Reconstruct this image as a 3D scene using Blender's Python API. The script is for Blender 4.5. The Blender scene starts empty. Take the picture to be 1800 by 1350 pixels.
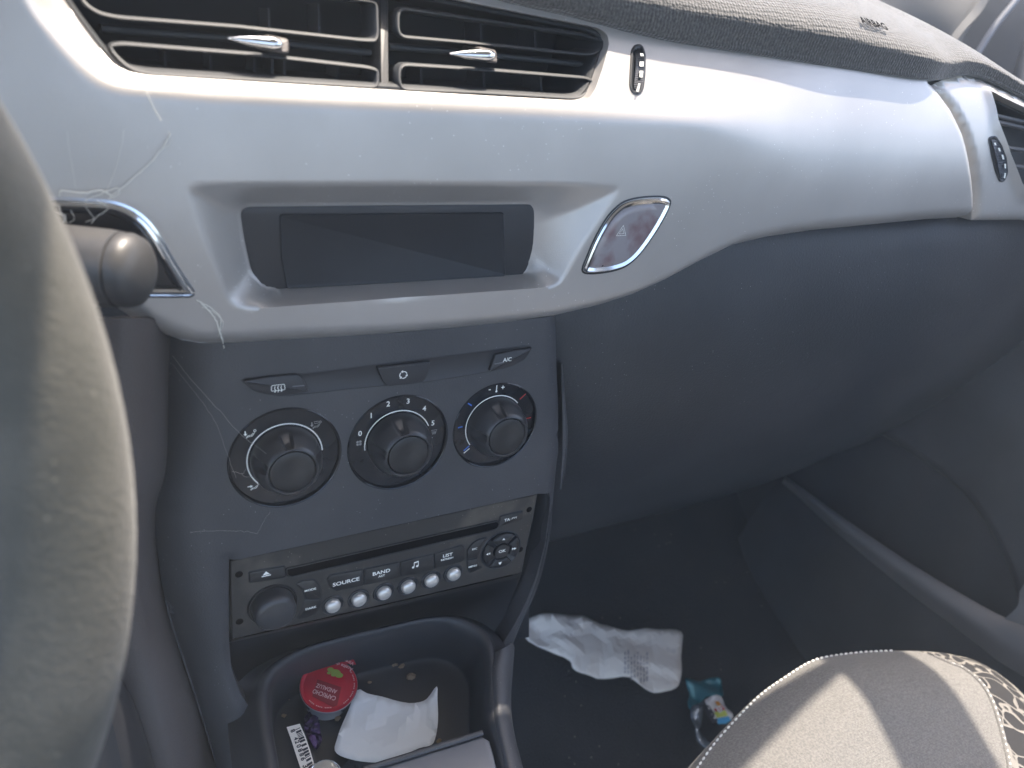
import bpy, bmesh, math, random
import numpy as np
from mathutils import Vector, Matrix
from mathutils.geometry import delaunay_2d_cdt
random.seed(3)
rad = math.radians
SC = bpy.context.scene

# ------------------------------------------------------------------ camera, world, sun, exposure
F = 1350.0                                   # focal length in pixels of an 1800x1350 frame
def _axes(pitch, vp=(3500, 322)):
    X = np.array([vp[0]-900, -(vp[1]-675), -F]); X /= np.linalg.norm(X)
    c = math.sin(rad(pitch)); k = -X[2]*c
    A = 1+(X[1]/X[0])**2; B = -2*k*X[1]/X[0]**2; C = (k/X[0])**2-(1-c*c)
    b = (-B+math.sqrt(B*B-4*A*C))/(2*A); a = (k-X[1]*b)/X[0]
    Z = np.array([a, b, c]); Y = np.cross(Z, X)
    return np.array([X, Y, Z])
ROT = _axes(38)                              # rows: car axes (right, forward, up) in camera axes
EYE = np.array([0., 0., 1.0])
cam = bpy.data.cameras.new('camera'); camo = bpy.data.objects.new('camera', cam)
SC.collection.objects.link(camo); SC.camera = camo
cam.sensor_width = 36; cam.lens = 27; cam.clip_start = 0.01; cam.clip_end = 500
camo.matrix_world = Matrix.Translation(Vector(EYE)) @ Matrix([list(r) for r in ROT]).to_4x4()
cam.dof.use_dof = True; cam.dof.focus_distance = 0.44; cam.dof.aperture_fstop = 9.0

SUN = np.array([0.26, 0.36, 0.90]); SUN /= np.linalg.norm(SUN)
w = bpy.data.worlds.new('World'); SC.world = w; w.use_nodes = True
nt = w.node_tree; bg = nt.nodes['Background']
sky = nt.nodes.new('ShaderNodeTexSky'); sky.sky_type = 'NISHITA'; sky.sun_disc = False
sky.sun_elevation = math.asin(SUN[2]); sky.sun_rotation = math.atan2(SUN[0], SUN[1])
sky.dust_density = 4.0; sky.ozone_density = 0.7
nt.links.new(sky.outputs[0], bg.inputs[0]); bg.inputs[1].default_value = 0.15
sl = bpy.data.lights.new('sun', 'SUN'); so = bpy.data.objects.new('sun', sl); SC.collection.objects.link(so)
sl.energy = 2.6; sl.angle = rad(0.55); sl.color = (1, .89, .76)
so.rotation_euler = Vector(SUN).to_track_quat('Z', 'Y').to_euler()
SC.view_settings.view_transform = 'Standard'; SC.view_settings.look = 'None'
SC.view_settings.exposure = 2.15; SC.view_settings.gamma = 1; SC.view_settings.use_curve_mapping = False
HAZE = .052                                   # density of a thin haze added to stand in for lens glare
SC.cycles.volume_bounces = 0; SC.cycles.max_bounces = 8; SC.cycles.diffuse_bounces = 4; SC.cycles.glossy_bounces = 4
SC.cycles.sample_clamp_indirect = 4.0
SC.cycles.use_denoising = True

# ------------------------------------------------------------------ frames of reference
LEAN = rad(17); DIST = 0.343
NRM = np.array([0, -math.cos(LEAN), math.sin(LEAN)]); UPV = np.array([0, math.sin(LEAN), math.cos(LEAN)])
EX = np.array([1., 0, 0])
def ray(px, py): return ROT @ np.array([px-900, -(py-675), -F])/F
def dash(X, S, h):                           # dash frame (right, up along the console face, out of it) -> car
    return EYE + EX*X + UPV*S + NRM*(h-DIST)
zero = lambda X, S: np.zeros_like(np.asarray(X, float))
def const(v): return lambda X, S: np.zeros_like(np.asarray(X, float))+v
def xs(px, py, hf=zero):                     # point of a face of the dash seen in the direction (px, py)
    r = ray(px, py); h = 0.0
    for _ in range(14):
        t = (DIST-h)/-(r@NRM); q = r*t
        h = 0.5*h+0.5*float(hf(np.array([q[0]]), np.array([q@UPV]))[0])
    t = (DIST-h)/-(r@NRM); q = r*t
    return (q[0], q@UPV)
def XS(pts, hf=zero): return [xs(x, y, hf) for x, y in pts]
def Ph(px, py, h): r = ray(px, py); return EYE + r*((DIST-h)/-(r@NRM))
def Pz(px, py, z): r = ray(px, py); return EYE + r*((z-EYE[2])/r[2])
def Px(px, py, x): r = ray(px, py); return EYE + r*(x/r[0])
def Pd(px, py, d): return EYE + ray(px, py)*d
def sstep(a, b, x): t = np.clip((x-a)/(b-a), 0, 1); return t*t*(3-2*t)

def catmull(pts, n=8, closed=False):
    P = [np.array(p, float) for p in pts]; out = []; m = len(P)
    for i in range(m if closed else m-1):
        p0 = P[(i-1) % m] if closed or i > 0 else 2*P[0]-P[1]
        p1 = P[i]; p2 = P[(i+1) % m]
        p3 = P[(i+2) % m] if closed or i+2 < m else 2*P[-1]-P[-2]
        for k in range(n):
            t = k/n
            out.append(.5*(2*p1+(p2-p0)*t+(2*p0-5*p1+4*p2-p3)*t*t+(3*p1-p0-3*p2+p3)*t**3))
    if not closed: out.append(P[-1])
    return out
def rounded(poly, r, seg=5):
    P = [np.array(p, float) for p in poly]; out = []; m = len(P)
    for i in range(m):
        a, b, c = P[i-1], P[i], P[(i+1) % m]
        u = a-b; v = c-b; lu = np.linalg.norm(u); lv = np.linalg.norm(v)
        if lu < 1e-9 or lv < 1e-9: continue
        rr = min(r, lu*.45, lv*.45); s = b+u/lu*rr; e = b+v/lv*rr
        for k in range(seg+1):
            t = k/seg; out.append((1-t)**2*s+2*t*(1-t)*b+t*t*e)
    return out
def ccw(P):
    P = [np.array(p, float) for p in P]
    a = sum(P[i-1][0]*P[i][1]-P[i][0]*P[i-1][1] for i in range(len(P)))
    return P if a > 0 else P[::-1]
def inset(P, d):
    m = len(P); out = []
    for i in range(m):
        a, b, c = P[i-1], P[i], P[(i+1) % m]
        u = b-a; v = c-b
        nu = np.array([-u[1], u[0]])/(np.linalg.norm(u)+1e-12); nv = np.array([-v[1], v[0]])/(np.linalg.norm(v)+1e-12)
        n_ = nu+nv; L = n_@n_
        n_ = n_*2/max(L, .8)
        out.append(b+n_*d)
    return out
def pip(P, X, Y):
    X = np.asarray(X); Y = np.asarray(Y); ins = np.zeros(X.shape, bool); m = len(P)
    for i in range(m):
        x1, y1 = P[i-1]; x2, y2 = P[i]
        if y1 == y2: continue
        c = ((y1 > Y) != (y2 > Y)) & (X < (x2-x1)*(Y-y1)/(y2-y1)+x1)
        ins ^= c
    return ins
def pdist(P, X, Y, closed=True):
    X = np.asarray(X, float); Y = np.asarray(Y, float); best = np.full(X.shape, 1e9); m = len(P)
    for i in range(0 if closed else 1, m):
        x1, y1 = P[i-1]; x2, y2 = P[i]; dx, dy = x2-x1, y2-y1; L = dx*dx+dy*dy+1e-18
        t = np.clip(((X-x1)*dx+(Y-y1)*dy)/L, 0, 1)
        best = np.minimum(best, np.hypot(X-x1-t*dx, Y-y1-t*dy))
    return best

# ------------------------------------------------------------------ materials
MATS = {}
def mat(name, col, rough=.5, metal=0, bump=None, spec=.5, coat=0, var=None, specks=None, trans=0, sheen=0, coatr=.1, aniso=None):
    m = bpy.data.materials.new(name); m.use_nodes = True; n = m.node_tree; b = n.nodes['Principled BSDF']
    b.inputs['Base Color'].default_value = (*col, 1); b.inputs['Roughness'].default_value = rough
    b.inputs['Metallic'].default_value = metal; b.inputs['Specular IOR Level'].default_value = spec
    b.inputs['Coat Weight'].default_value = coat; b.inputs['Coat Roughness'].default_value = coatr
    b.inputs['Transmission Weight'].default_value = trans
    b.inputs['Sheen Weight'].default_value = sheen
    tc = n.nodes.new('ShaderNodeTexCoord')
    def noise(scale, det=4, kind='noise'):
        t = n.nodes.new('ShaderNodeTexNoise' if kind == 'noise' else 'ShaderNodeTexVoronoi')
        t.inputs['Scale'].default_value = scale
        if kind == 'noise': t.inputs['Detail'].default_value = det
        n.links.new(tc.outputs['Object'], t.inputs['Vector']); return t
    colout = None
    if var:                                  # (scale, colour 2, low, high)
        t = noise(var[0], 6); r = n.nodes.new('ShaderNodeMapRange')
        r.inputs[1].default_value = var[2]; r.inputs[2].default_value = var[3]
        n.links.new(t.outputs[0], r.inputs[0])
        mx = n.nodes.new('ShaderNodeMix'); mx.data_type = 'RGBA'
        mx.inputs[6].default_value = (*col, 1); mx.inputs[7].default_value = (*var[1], 1)
        n.links.new(r.outputs[0], mx.inputs[0]); colout = mx.outputs[2]
    if specks:                               # dust: (scale, radius, colour, mask scale)
        v = noise(specks[0], kind='v'); v.feature = 'F1'
        lt = n.nodes.new('ShaderNodeMath'); lt.operation = 'LESS_THAN'; lt.inputs[1].default_value = specks[1]
        n.links.new(v.outputs['Distance'], lt.inputs[0])
        k = noise(specks[3], 3); g = n.nodes.new('ShaderNodeMath'); g.operation = 'GREATER_THAN'; g.inputs[1].default_value = .52
        n.links.new(k.outputs[0], g.inputs[0])
        mu = n.nodes.new('ShaderNodeMath'); mu.operation = 'MULTIPLY'
        n.links.new(lt.outputs[0], mu.inputs[0]); n.links.new(g.outputs[0], mu.inputs[1])
        mx = n.nodes.new('ShaderNodeMix'); mx.data_type = 'RGBA'
        mx.inputs[6].default_value = (*col, 1); mx.inputs[7].default_value = (*specks[2], 1)
        if colout: n.links.new(colout, mx.inputs[6])
        n.links.new(mu.outputs[0], mx.inputs[0]); colout = mx.outputs[2]
        if metal:
            m1 = n.nodes.new('ShaderNodeMath'); m1.operation = 'MULTIPLY_ADD'; m1.inputs[1].default_value = -metal; m1.inputs[2].default_value = metal
            n.links.new(mu.outputs[0], m1.inputs[0]); n.links.new(m1.outputs[0], b.inputs['Metallic'])
    if colout: n.links.new(colout, b.inputs['Base Color'])
    if bump:                                 # (scale, strength, distance[, kind])
        t = noise(bump[0], 3, bump[3] if len(bump) > 3 else 'noise')
        bp = n.nodes.new('ShaderNodeBump'); bp.inputs['Strength'].default_value = bump[1]; bp.inputs['Distance'].default_value = bump[2]
        n.links.new(t.outputs[0], bp.inputs['Height']); n.links.new(bp.outputs[0], b.inputs['Normal'])
    MATS[name] = m; return m
def nodes(m): return m.node_tree.nodes, m.node_tree.links, m.node_tree.nodes['Principled BSDF']

silver = mat('silver_paint', (.55, .525, .50), .34, .50, (2600, .3, .0004), var=(16, (.49, .468, .445), .38, .68),
             specks=(330, .078, (.95, .95, .93), 22), spec=.5)
plastic = mat('grey_plastic', (.050, .051, .056), .50, 0, (1100, .5, .0004), var=(14, (.074, .074, .078), .4, .7),
              specks=(300, .07, (.24, .25, .26), 30))
glovem = mat('lower_dash_plastic', (.033, .035, .039), .52, 0, (800, .8, .0005), var=(11, (.046, .048, .052), .4, .7),
              specks=(260, .07, (.22, .22, .22), 24))
plastic_warm = mat('brown_grey_plastic', (.078, .066, .062), .55, 0, (900, .35, .0005), var=(10, (.09, .083, .082), .35, .7))
plastic_dark = mat('dark_plastic', (.030, .031, .035), .5, 0, (1600, .2, .0003))
ventm = mat('vent_plastic', (.027, .030, .034), .6, 0, (1600, .2, .0003))
black = mat('black_plastic', (.018, .021, .026), .38, 0, (1500, .08, .0003))
dark_m = mat('painted_dark', (.004, .004, .005), .9, spec=0)  # near-black painted for the shade of recesses, also used for lettering
gloss = mat('gloss_black', (.012, .014, .018), .14, 0, spec=.5, var=(40, (.03, .032, .036), .5, .8))
screen_m = mat('screen_glass', (.018, .021, .026), .5, 0, spec=.4, var=(18, (.026, .03, .036), .45, .75))
radio_m = mat('radio_plastic', (.034, .032, .030), .42, 0, (1400, .2, .0003), var=(34, (.10, .088, .072), .52, .75),
              specks=(350, .08, (.25, .23, .2), 40))
radio_b = mat('radio_button', (.016, .016, .017), .4, 0, (1500, .15, .0003), var=(50, (.05, .048, .045), .5, .8))
chrome = mat('chrome', (.78, .8, .82), .12, 1.0)
satin = mat('satin_button', (.66, .64, .60), .33, .55, (1500, .1, .0003))
ink = mat('white_print', (.93, .94, .88), .6)
ink_dim = mat('dim_print', (.32, .32, .31), .6)
blue = mat('blue_print', (.05, .16, .55), .6); red = mat('red_print', (.55, .04, .04), .6)
dark_print = mat('dark_print', (.03, .035, .05), .6)
knobm = mat('knob_plastic', (.045, .046, .049), .28, 0, (1800, .15, .0003), specks=(500, .06, (.3, .3, .3), 60))
hazard_m = mat('hazard_lens', (.30, .28, .29), .25, 0, coat=.5, var=(60, (.22, .15, .16), .45, .62))
leather = mat('wheel_leather', (.068, .064, .050), .6, 0, (700, .8, .0005), var=(40, (.115, .106, .085), .38, .68), specks=(260, .12, (.16, .15, .12), 60), sheen=.2)
stalkm = mat('stalk_plastic', (.035, .035, .037), .42, 0, (500, .15, .0005), var=(40, (.075, .072, .068), .4, .7))
carpet = mat('carpet', (.028, .029, .031), .95, 0, (700, 1.0, .004), var=(9, (.045, .044, .044), .35, .7), specks=(90, .07, (.3, .28, .22), 9))
paper = mat('paper', (.95, .92, .86), .75, 0, (60, .25, .002), var=(22, (.88, .85, .80), .4, .7))
paper2 = mat('stained_paper', (.68, .71, .72), .7, 0, (50, .2, .002), var=(16, (.60, .58, .52), .5, .68))
print_pale = mat('faded_print', (.42, .42, .46), .7)
lidred = mat('red_foil', (.50, .022, .04), .38, .25, (300, .15, .0005), var=(60, (.42, .02, .04), .4, .6))
liddark = mat('dark_red_print', (.22, .012, .022), .45); lidtext = mat('pink_print', (.62, .36, .36), .6)
olive = mat('green_print', (.24, .30, .05), .6); lidedge = mat('clear_rim', (.45, .47, .5), .15, .2)
teal = mat('teal_foil', (.04, .19, .24), .3, .3, (120, .4, .002)); wclear = mat('grey_foil', (.20, .24, .28), .25, .5, (120, .5, .003))
wwhite = mat('wrapper_white', (.72, .73, .75), .4); wred = mat('wrapper_red', (.6, .05, .06), .4)
wgreen = mat('wrapper_green', (.42, .5, .04), .4); wblue = mat('wrapper_blue', (.05, .4, .75), .4); worange = mat('wrapper_orange', (.65, .3, .06), .4)
purple = mat('purple_foil', (.07, .04, .10), .25, .9, (300, .8, .003)); crumb_m = mat('crumb', (.24, .18, .12), .9, 0, (900, .5, .001))
web_dim = mat('faint_cobweb', (.30, .29, .27), .6)
web_m = mat('cobweb', (.80, .78, .70), .5); stitch_m = mat('stitch', (.82, .82, .78), .7)
headliner = mat('headliner', (.60, .57, .52), .9, 0, (500, .3, .001)); pillar_m = mat('pillar_trim', (.10, .098, .093), .75, 0, (700, .3, .0006))
doorp = mat('door_plastic', (.036, .038, .041), .6, 0, (900, .6, .0005), var=(8, (.055, .06, .066), .4, .7), specks=(240, .05, (.22, .22, .22), 20))
doorp_l = mat('door_pocket_plastic', (.18, .177, .18), .55, 0, (1300, .3, .0005))
grnd = mat('asphalt', (.06, .06, .062), .9, 0, (40, .5, .01)); slate = mat('console_lid_plastic', (.15, .155, .17), .42, .1, (1400, .2, .0003))

def fabric(name, c1, c2, sx, sy, depth, seat=False):
    m = bpy.data.materials.new(name); m.use_nodes = True; n, l, b = nodes(m)
    b.inputs['Roughness'].default_value = .9; b.inputs['Sheen Weight'].default_value = .3
    tc = n.new('ShaderNodeTexCoord'); mp = n.new('ShaderNodeMapping'); mp.inputs['Scale'].default_value = (sx, sy, sy)
    l.new(tc.outputs['Object'], mp.inputs[0])
    wv = n.new('ShaderNodeTexVoronoi'); wv.inputs['Scale'].default_value = 1; wv.inputs['Randomness'].default_value = .35
    l.new(mp.outputs[0], wv.inputs['Vector'])
    ns = n.new('ShaderNodeTexNoise'); ns.inputs['Scale'].default_value = 700; l.new(tc.outputs['Object'], ns.inputs[0])
    mx = n.new('ShaderNodeMix'); mx.data_type = 'RGBA'; mx.inputs[6].default_value = (*c1, 1); mx.inputs[7].default_value = (*c2, 1)
    r = n.new('ShaderNodeMapRange'); r.inputs[1].default_value = .35; r.inputs[2].default_value = .68
    l.new(ns.outputs[0], r.inputs[0]); l.new(r.outputs[0], mx.inputs[0]); l.new(mx.outputs[2], b.inputs['Base Color'])
    bp = n.new('ShaderNodeBump'); bp.inputs['Strength'].default_value = .9; bp.inputs['Distance'].default_value = depth; bp.invert = True
    ad = n.new('ShaderNodeMath'); ad.operation = 'MULTIPLY_ADD'; ad.inputs[1].default_value = .35
    l.new(ns.outputs[0], ad.inputs[0]); l.new(wv.outputs['Distance'], ad.inputs[2])
    l.new(ad.outputs[0], bp.inputs['Height']); l.new(bp.outputs[0], b.inputs['Normal'])
    return m
padm = fabric('pad_grain', (.055, .054, .052), (.108, .104, .098), 480, 480, .0008)
seatm = fabric('seat_cloth', (.115, .112, .106), (.19, .183, .172), 1100, 700, .0004)
seatb = fabric('seat_side_cloth', (.07, .07, .072), (.11, .11, .11), 1400, 500, .0005)
def pattern_mat():
    m = bpy.data.materials.new('bolster_pattern'); m.use_nodes = True; n, l, b = nodes(m); b.inputs['Roughness'].default_value = .9
    tc = n.new('ShaderNodeTexCoord')
    ns = n.new('ShaderNodeTexNoise'); ns.inputs['Scale'].default_value = 45; ns.inputs['Detail'].default_value = 0; l.new(tc.outputs['Object'], ns.inputs[0])
    v = n.new('ShaderNodeVectorMath'); v.operation = 'MULTIPLY_ADD'; v.inputs[1].default_value = (.045, .045, .045)
    l.new(ns.outputs['Color'], v.inputs[0]); l.new(tc.outputs['Object'], v.inputs[2])
    vo = n.new('ShaderNodeTexVoronoi'); vo.feature = 'DISTANCE_TO_EDGE'; vo.inputs['Scale'].default_value = 50; l.new(v.outputs[0], vo.inputs['Vector'])
    r = n.new('ShaderNodeMapRange'); r.inputs[1].default_value = .055; r.inputs[2].default_value = .085; l.new(vo.outputs['Distance'], r.inputs[0])
    mx = n.new('ShaderNodeMix'); mx.data_type = 'RGBA'; mx.inputs[6].default_value = (.20, .19, .175, 1); mx.inputs[7].default_value = (.02, .02, .022, 1)
    l.new(r.outputs[0], mx.inputs[0]); l.new(mx.outputs[2], b.inputs['Base Color'])
    bp = n.new('ShaderNodeBump'); bp.inputs['Distance'].default_value = .002; bp.invert = True; l.new(r.outputs[0], bp.inputs['Height']); l.new(bp.outputs[0], b.inputs['Normal'])
    return m
patm = pattern_mat()

# ------------------------------------------------------------------ object helpers
def thing(name, label, cat, loc=(0, 0, 0), group=None, kind=None):
    o = bpy.data.objects.new(name, None); SC.collection.objects.link(o); o.location = loc
    o.empty_display_size = .02
    o['label'] = label; o['category'] = cat
    if group: o['group'] = group
    if kind: o['kind'] = kind
    return o
def off(parent):
    v = np.zeros(3); p = parent
    while p is not None: v += np.array(p.location); p = p.parent
    return v
def obj(name, V, Fc, m, parent=None, smooth=True, label=None, angle=None):
    V = np.asarray(V, float)
    if parent is not None: V = V-off(parent)
    me = bpy.data.meshes.new(name); me.from_pydata([tuple(v) for v in V], [], [tuple(f) for f in Fc])
    me.materials.append(m)
    bm = bmesh.new(); bm.from_mesh(me); bmesh.ops.remove_doubles(bm, verts=bm.verts, dist=1e-6)
    bm.to_mesh(me); bm.free()
    if smooth:
        me.polygons.foreach_set('use_smooth', [True]*len(me.polygons))
        if angle is None: angle = 40
        try: me.set_sharp_from_angle(angle=rad(angle))
        except Exception: pass
    me.update()
    o = bpy.data.objects.new(name, me); SC.collection.objects.link(o)
    if parent is not None: o.parent = parent
    if label: o['label'] = label
    return o
def own(o, label, cat, group=None, kind=None):
    o['label'] = label; o['category'] = cat
    if group: o['group'] = group
    if kind: o['kind'] = kind
    return o
class MB:
    def __init__(s): s.V = []; s.F = []
    def add(s, V, Fc):
        b = len(s.V); s.V += [np.array(v, float) for v in V]; s.F += [tuple(b+i for i in f) for f in Fc]; return s
    def build(s, name, m, parent=None, **k): return obj(name, s.V, s.F, m, parent, **k)
def loft(P, prof, hf=zero, cap=True, capb=False, frame=dash):
    """outline P (2-D, any face), rings at (inset, height above hf)"""
    P = ccw(P); V = []; Fc = []; m = len(P)
    for d, h in prof:
        Q = inset(P, d) if abs(d) > 1e-9 else P
        X = np.array([q[0] for q in Q]); S = np.array([q[1] for q in Q]); H = hf(X, S)+h
        for i in range(m): V.append(frame(X[i], S[i], H[i]))
    for k in range(len(prof)-1):
        for i in range(m):
            j = (i+1) % m; Fc.append((k*m+i, k*m+j, (k+1)*m+j, (k+1)*m+i))
    if cap: Fc.append(tuple((len(prof)-1)*m+i for i in range(m)))
    if capb: Fc.append(tuple(reversed(range(m))))
    return V, Fc
def button(P, h0, h1, b, hf=zero): return loft(P, [(0, h0), (0, h1-b), (b*.3, h1-b*.3), (b, h1)], hf)
def revolve(cx, cs, prof, hf0=0.0, n=64, mod=None, frame=dash):
    V = []; Fc = []
    for k, (r, h) in enumerate(prof):
        for i in range(n):
            a = 2*math.pi*i/n; rr = r*(mod(a, k) if mod else 1)
            V.append(frame(cx+rr*math.cos(a), cs+rr*math.sin(a), hf0+h))
    for k in range(len(prof)-1):
        for i in range(n):
            j = (i+1) % n; Fc.append((k*n+i, k*n+j, (k+1)*n+j, (k+1)*n+i))
    return V, Fc
def tube(pts, r, n=8, cap=True):
    P = [np.array(p, float) for p in pts]; V = []; Fc = []; m = len(P); ref = np.array([.13, .2, .97])
    R_ = r if hasattr(r, '__len__') else [r]*m
    for i in range(m):
        t = P[min(i+1, m-1)]-P[max(i-1, 0)]; t /= np.linalg.norm(t)+1e-12
        a = np.cross(t, ref); a /= np.linalg.norm(a)+1e-12; b = np.cross(t, a)
        for k in range(n):
            an = 2*math.pi*k/n; V.append(P[i]+R_[i]*(math.cos(an)*a+math.sin(an)*b))
    for i in range(m-1):
        for k in range(n):
            l = (k+1) % n; Fc.append((i*n+k, i*n+l, (i+1)*n+l, (i+1)*n+k))
    if cap: Fc += [tuple(range(n))[::-1], tuple((m-1)*n+k for k in range(n))]
    return V, Fc
def sheet(rows, nu=6, nv=6, thick=0.0, smoothu=True):
    """smooth surface through a grid of 3-D points; thick adds a back face"""
    R_ = [catmull(r, nu) if smoothu else [np.array(p, float) for p in r] for r in rows]
    m = len(R_[0]); cols = [catmull([r[j] for r in R_], nv) for j in range(m)]
    k = len(cols[0]); G = np.array([[cols[j][i] for j in range(m)] for i in range(k)])
    V = [G[i, j] for i in range(k) for j in range(m)]
    Fc = [(i*m+j, i*m+j+1, (i+1)*m+j+1, (i+1)*m+j) for i in range(k-1) for j in range(m-1)]
    if thick:
        gu = np.gradient(G, axis=1); gv = np.gradient(G, axis=0); N = np.cross(gu, gv)
        N /= np.linalg.norm(N, axis=2, keepdims=True)+1e-12
        c = G.mean(axis=(0, 1)); s = 1 if ((N.mean(axis=(0, 1)))@(EYE-c)) > 0 else -1
        B = G-N*s*thick; o = len(V); V += [B[i, j] for i in range(k) for j in range(m)]
        Fc += [(o+i*m+j, o+(i+1)*m+j, o+(i+1)*m+j+1, o+i*m+j+1) for i in range(k-1) for j in range(m-1)]
        ed = [(0, j, 0, j+1) for j in range(m-1)]+[(k-1, j+1, k-1, j) for j in range(m-1)]+[(i+1, 0, i, 0) for i in range(k-1)]+[(i, m-1, i+1, m-1) for i in range(k-1)]
        for a, b, c_, d in ed: Fc.append((a*m+b, o+a*m+b, o+c_*m+d, c_*m+d))
    return V, Fc
def densify(P, step):
    out = []
    for i in range(len(P)):
        a = np.array(P[i], float); b = np.array(P[(i+1) % len(P)], float); k = max(1, int(np.linalg.norm(b-a)/step))
        for j in range(k): out.append(a+(b-a)*j/k)
    return out
def region(outer, holes, step, hf, frame=dash, skirt=0.0, hole_skirt=0.0):
    outer = densify(ccw(outer), step); holes = [densify(ccw(h), step) for h in holes]
    co = []; ed = []
    for P in [outer]+holes:
        b = len(co); co += [tuple(p) for p in P]; ed += [(b+i, b+(i+1) % len(P)) for i in range(len(P))]
    nb = len(co)
    A = np.array(outer); x0, y0 = A.min(0); x1, y1 = A.max(0)
    gx, gy = np.meshgrid(np.arange(x0, x1, step), np.arange(y0, y1, step)); gx = gx.copy(); gx[1::2] += step/2
    gx = gx.ravel(); gy = gy.ravel()
    ok = pip(outer, gx, gy) & (pdist(outer, gx, gy) > step*.6)
    for h in holes: ok &= ~pip(h, gx, gy) & (pdist(h, gx, gy) > step*.6)
    co += list(zip(gx[ok].tolist(), gy[ok].tolist()))
    vs, es, fs, ov, oe, of = delaunay_2d_cdt([Vector((float(a), float(b))) for a, b in co], ed, [], 0, 1e-7)
    vv = np.array([(v.x, v.y) for v in vs]); ff = np.array([list(f) for f in fs])
    c = vv[ff].mean(1); ok = pip(outer, c[:, 0], c[:, 1])
    for h in holes: ok &= ~pip(h, c[:, 0], c[:, 1])
    ff = ff[ok]; H = hf(vv[:, 0], vv[:, 1]); V = [frame(vv[i, 0], vv[i, 1], H[i]) for i in range(len(vv))]
    Fc = [tuple(int(i) for i in f) for f in ff]
    for P, s in [(outer, skirt)]+[(h, hole_skirt) for h in holes]:
        if not s: continue
        b = len(V); Q = np.array(P); Hh = hf(Q[:, 0], Q[:, 1]); m = len(P)
        for i in range(m): V.append(frame(Q[i, 0], Q[i, 1], Hh[i]))
        for i in range(m): V.append(frame(Q[i, 0], Q[i, 1], Hh[i]-s))
        Fc += [(b+i, b+(i+1) % m, b+m+(i+1) % m, b+m+i) for i in range(m)]
    return V, Fc
def text_mesh(s, size, bold=0.0):
    cu = bpy.data.curves.new('t', 'FONT'); cu.body = s; cu.size = size; cu.align_x = 'CENTER'; cu.align_y = 'CENTER'
    cu.offset = bold*size; cu.resolution_u = 3
    o = bpy.data.objects.new('t', cu); SC.collection.objects.link(o); dg = bpy.context.evaluated_depsgraph_get(); dg.update()
    me = bpy.data.meshes.new_from_object(o.evaluated_get(dg)); V = [tuple(v.co) for v in me.vertices]; Fc = [tuple(p.vertices) for p in me.polygons]
    bpy.data.objects.remove(o); bpy.data.curves.remove(cu); bpy.data.meshes.remove(me)
    return np.array(V).reshape(-1, 3), Fc
def text(mb, s, px, py, cap, h, hf=zero, rot=0, wid=1.0, bold=.015):
    """lettering of cap height `cap` metres centred where (px, py) meets the face"""
    V, Fc = text_mesh(s, cap/.72, bold)
    if len(V) == 0: return
    x0, s0 = xs(px, py, lambda X, S: hf(X, S)+h); c, q = math.cos(rot), math.sin(rot)
    X = x0+wid*(V[:, 0]*c-V[:, 1]*q); S = s0+V[:, 0]*q+V[:, 1]*c; H = hf(X, S)+h
    mb.add([dash(X[i], S[i], H[i]) for i in range(len(V))], Fc)
def ribbon(mb, pts, wd, h, hf=zero, closed=False, frame=dash):
    P = [np.array(p, float) for p in pts]; m = len(P); V = []; Fc = []
    for i in range(m):
        a = P[i-1] if (i > 0 or closed) else P[i]; b = P[(i+1) % m] if (i < m-1 or closed) else P[i]
        t = b-a; t = t/(np.linalg.norm(t)+1e-12); n_ = np.array([-t[1], t[0]])*wd/2
        for s in (1, -1):
            q = P[i]+n_*s; V.append(frame(q[0], q[1], float(hf(np.array([q[0]]), np.array([q[1]]))[0])+h))
    for i in range(m if closed else m-1):
        j = (i+1) % m; Fc.append((2*i, 2*i+1, 2*j+1, 2*j))
    mb.add(V, Fc)
def poly(mb, pts, h, hf=zero, frame=dash):
    V = [frame(p[0], p[1], float(hf(np.array([p[0]]), np.array([p[1]]))[0])+h) for p in pts]; mb.add(V, [tuple(range(len(V)))])
def icon_at(px, py, hf, h, sc):              # returns map from icon units to the dash face
    x0, s0 = xs(px, py, lambda X, S: hf(X, S)+h); return lambda L: [(x0+a*sc, s0+b*sc) for a, b in L]
def circ(cx, cy, r, n=24, a0=0, a1=360): return [(cx+r*math.cos(rad(a0+(a1-a0)*i/n)), cy+r*math.sin(rad(a0+(a1-a0)*i/n))) for i in range(n+1 if a1-a0 < 360 else n)]

# ------------------------------------------------------------------ shell of the car: what shades and reflects
ground = obj('ground', [(-4, -4, -.35), (4, -4, -.35), (4, 4, -.35), (-4, 4, -.35)], [(0, 1, 2, 3)], grnd); ground['kind'] = 'structure'
body = thing('car_shell', 'pale roof lining and windscreen pillar of the car above the dashboard, with added shade panels', 'car roof', (.2, 0, .1))
def box(x0, x1, y0, y1, z0, z1):
    V = [(x, y, z) for x in (x0, x1) for y in (y0, y1) for z in (z0, z1)]
    return V, [(0, 1, 3, 2), (4, 6, 7, 5), (0, 4, 5, 1), (2, 3, 7, 6), (0, 2, 6, 4), (1, 5, 7, 3)]
def slab4(a, b, c, d, t):                    # a four-cornered panel of thickness t (towards +normal)
    a, b, c, d = [np.array(p, float) for p in (a, b, c, d)]; n_ = np.cross(b-a, d-a); n_ /= np.linalg.norm(n_); n_ *= t
    return [a, b, c, d, a+n_, b+n_, c+n_, d+n_], [(3, 2, 1, 0), (4, 5, 6, 7), (0, 1, 5, 4), (1, 2, 6, 5), (2, 3, 7, 6), (3, 0, 4, 7)]
roof = MB(); RP = [(-.55, -.5), (.72, -.5), (.72, .26), (.64, .33), (.20, .33), (.18, .22), (-.55, .22)]  # unseen roof, its outline notched and cut short to shape the light
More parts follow.
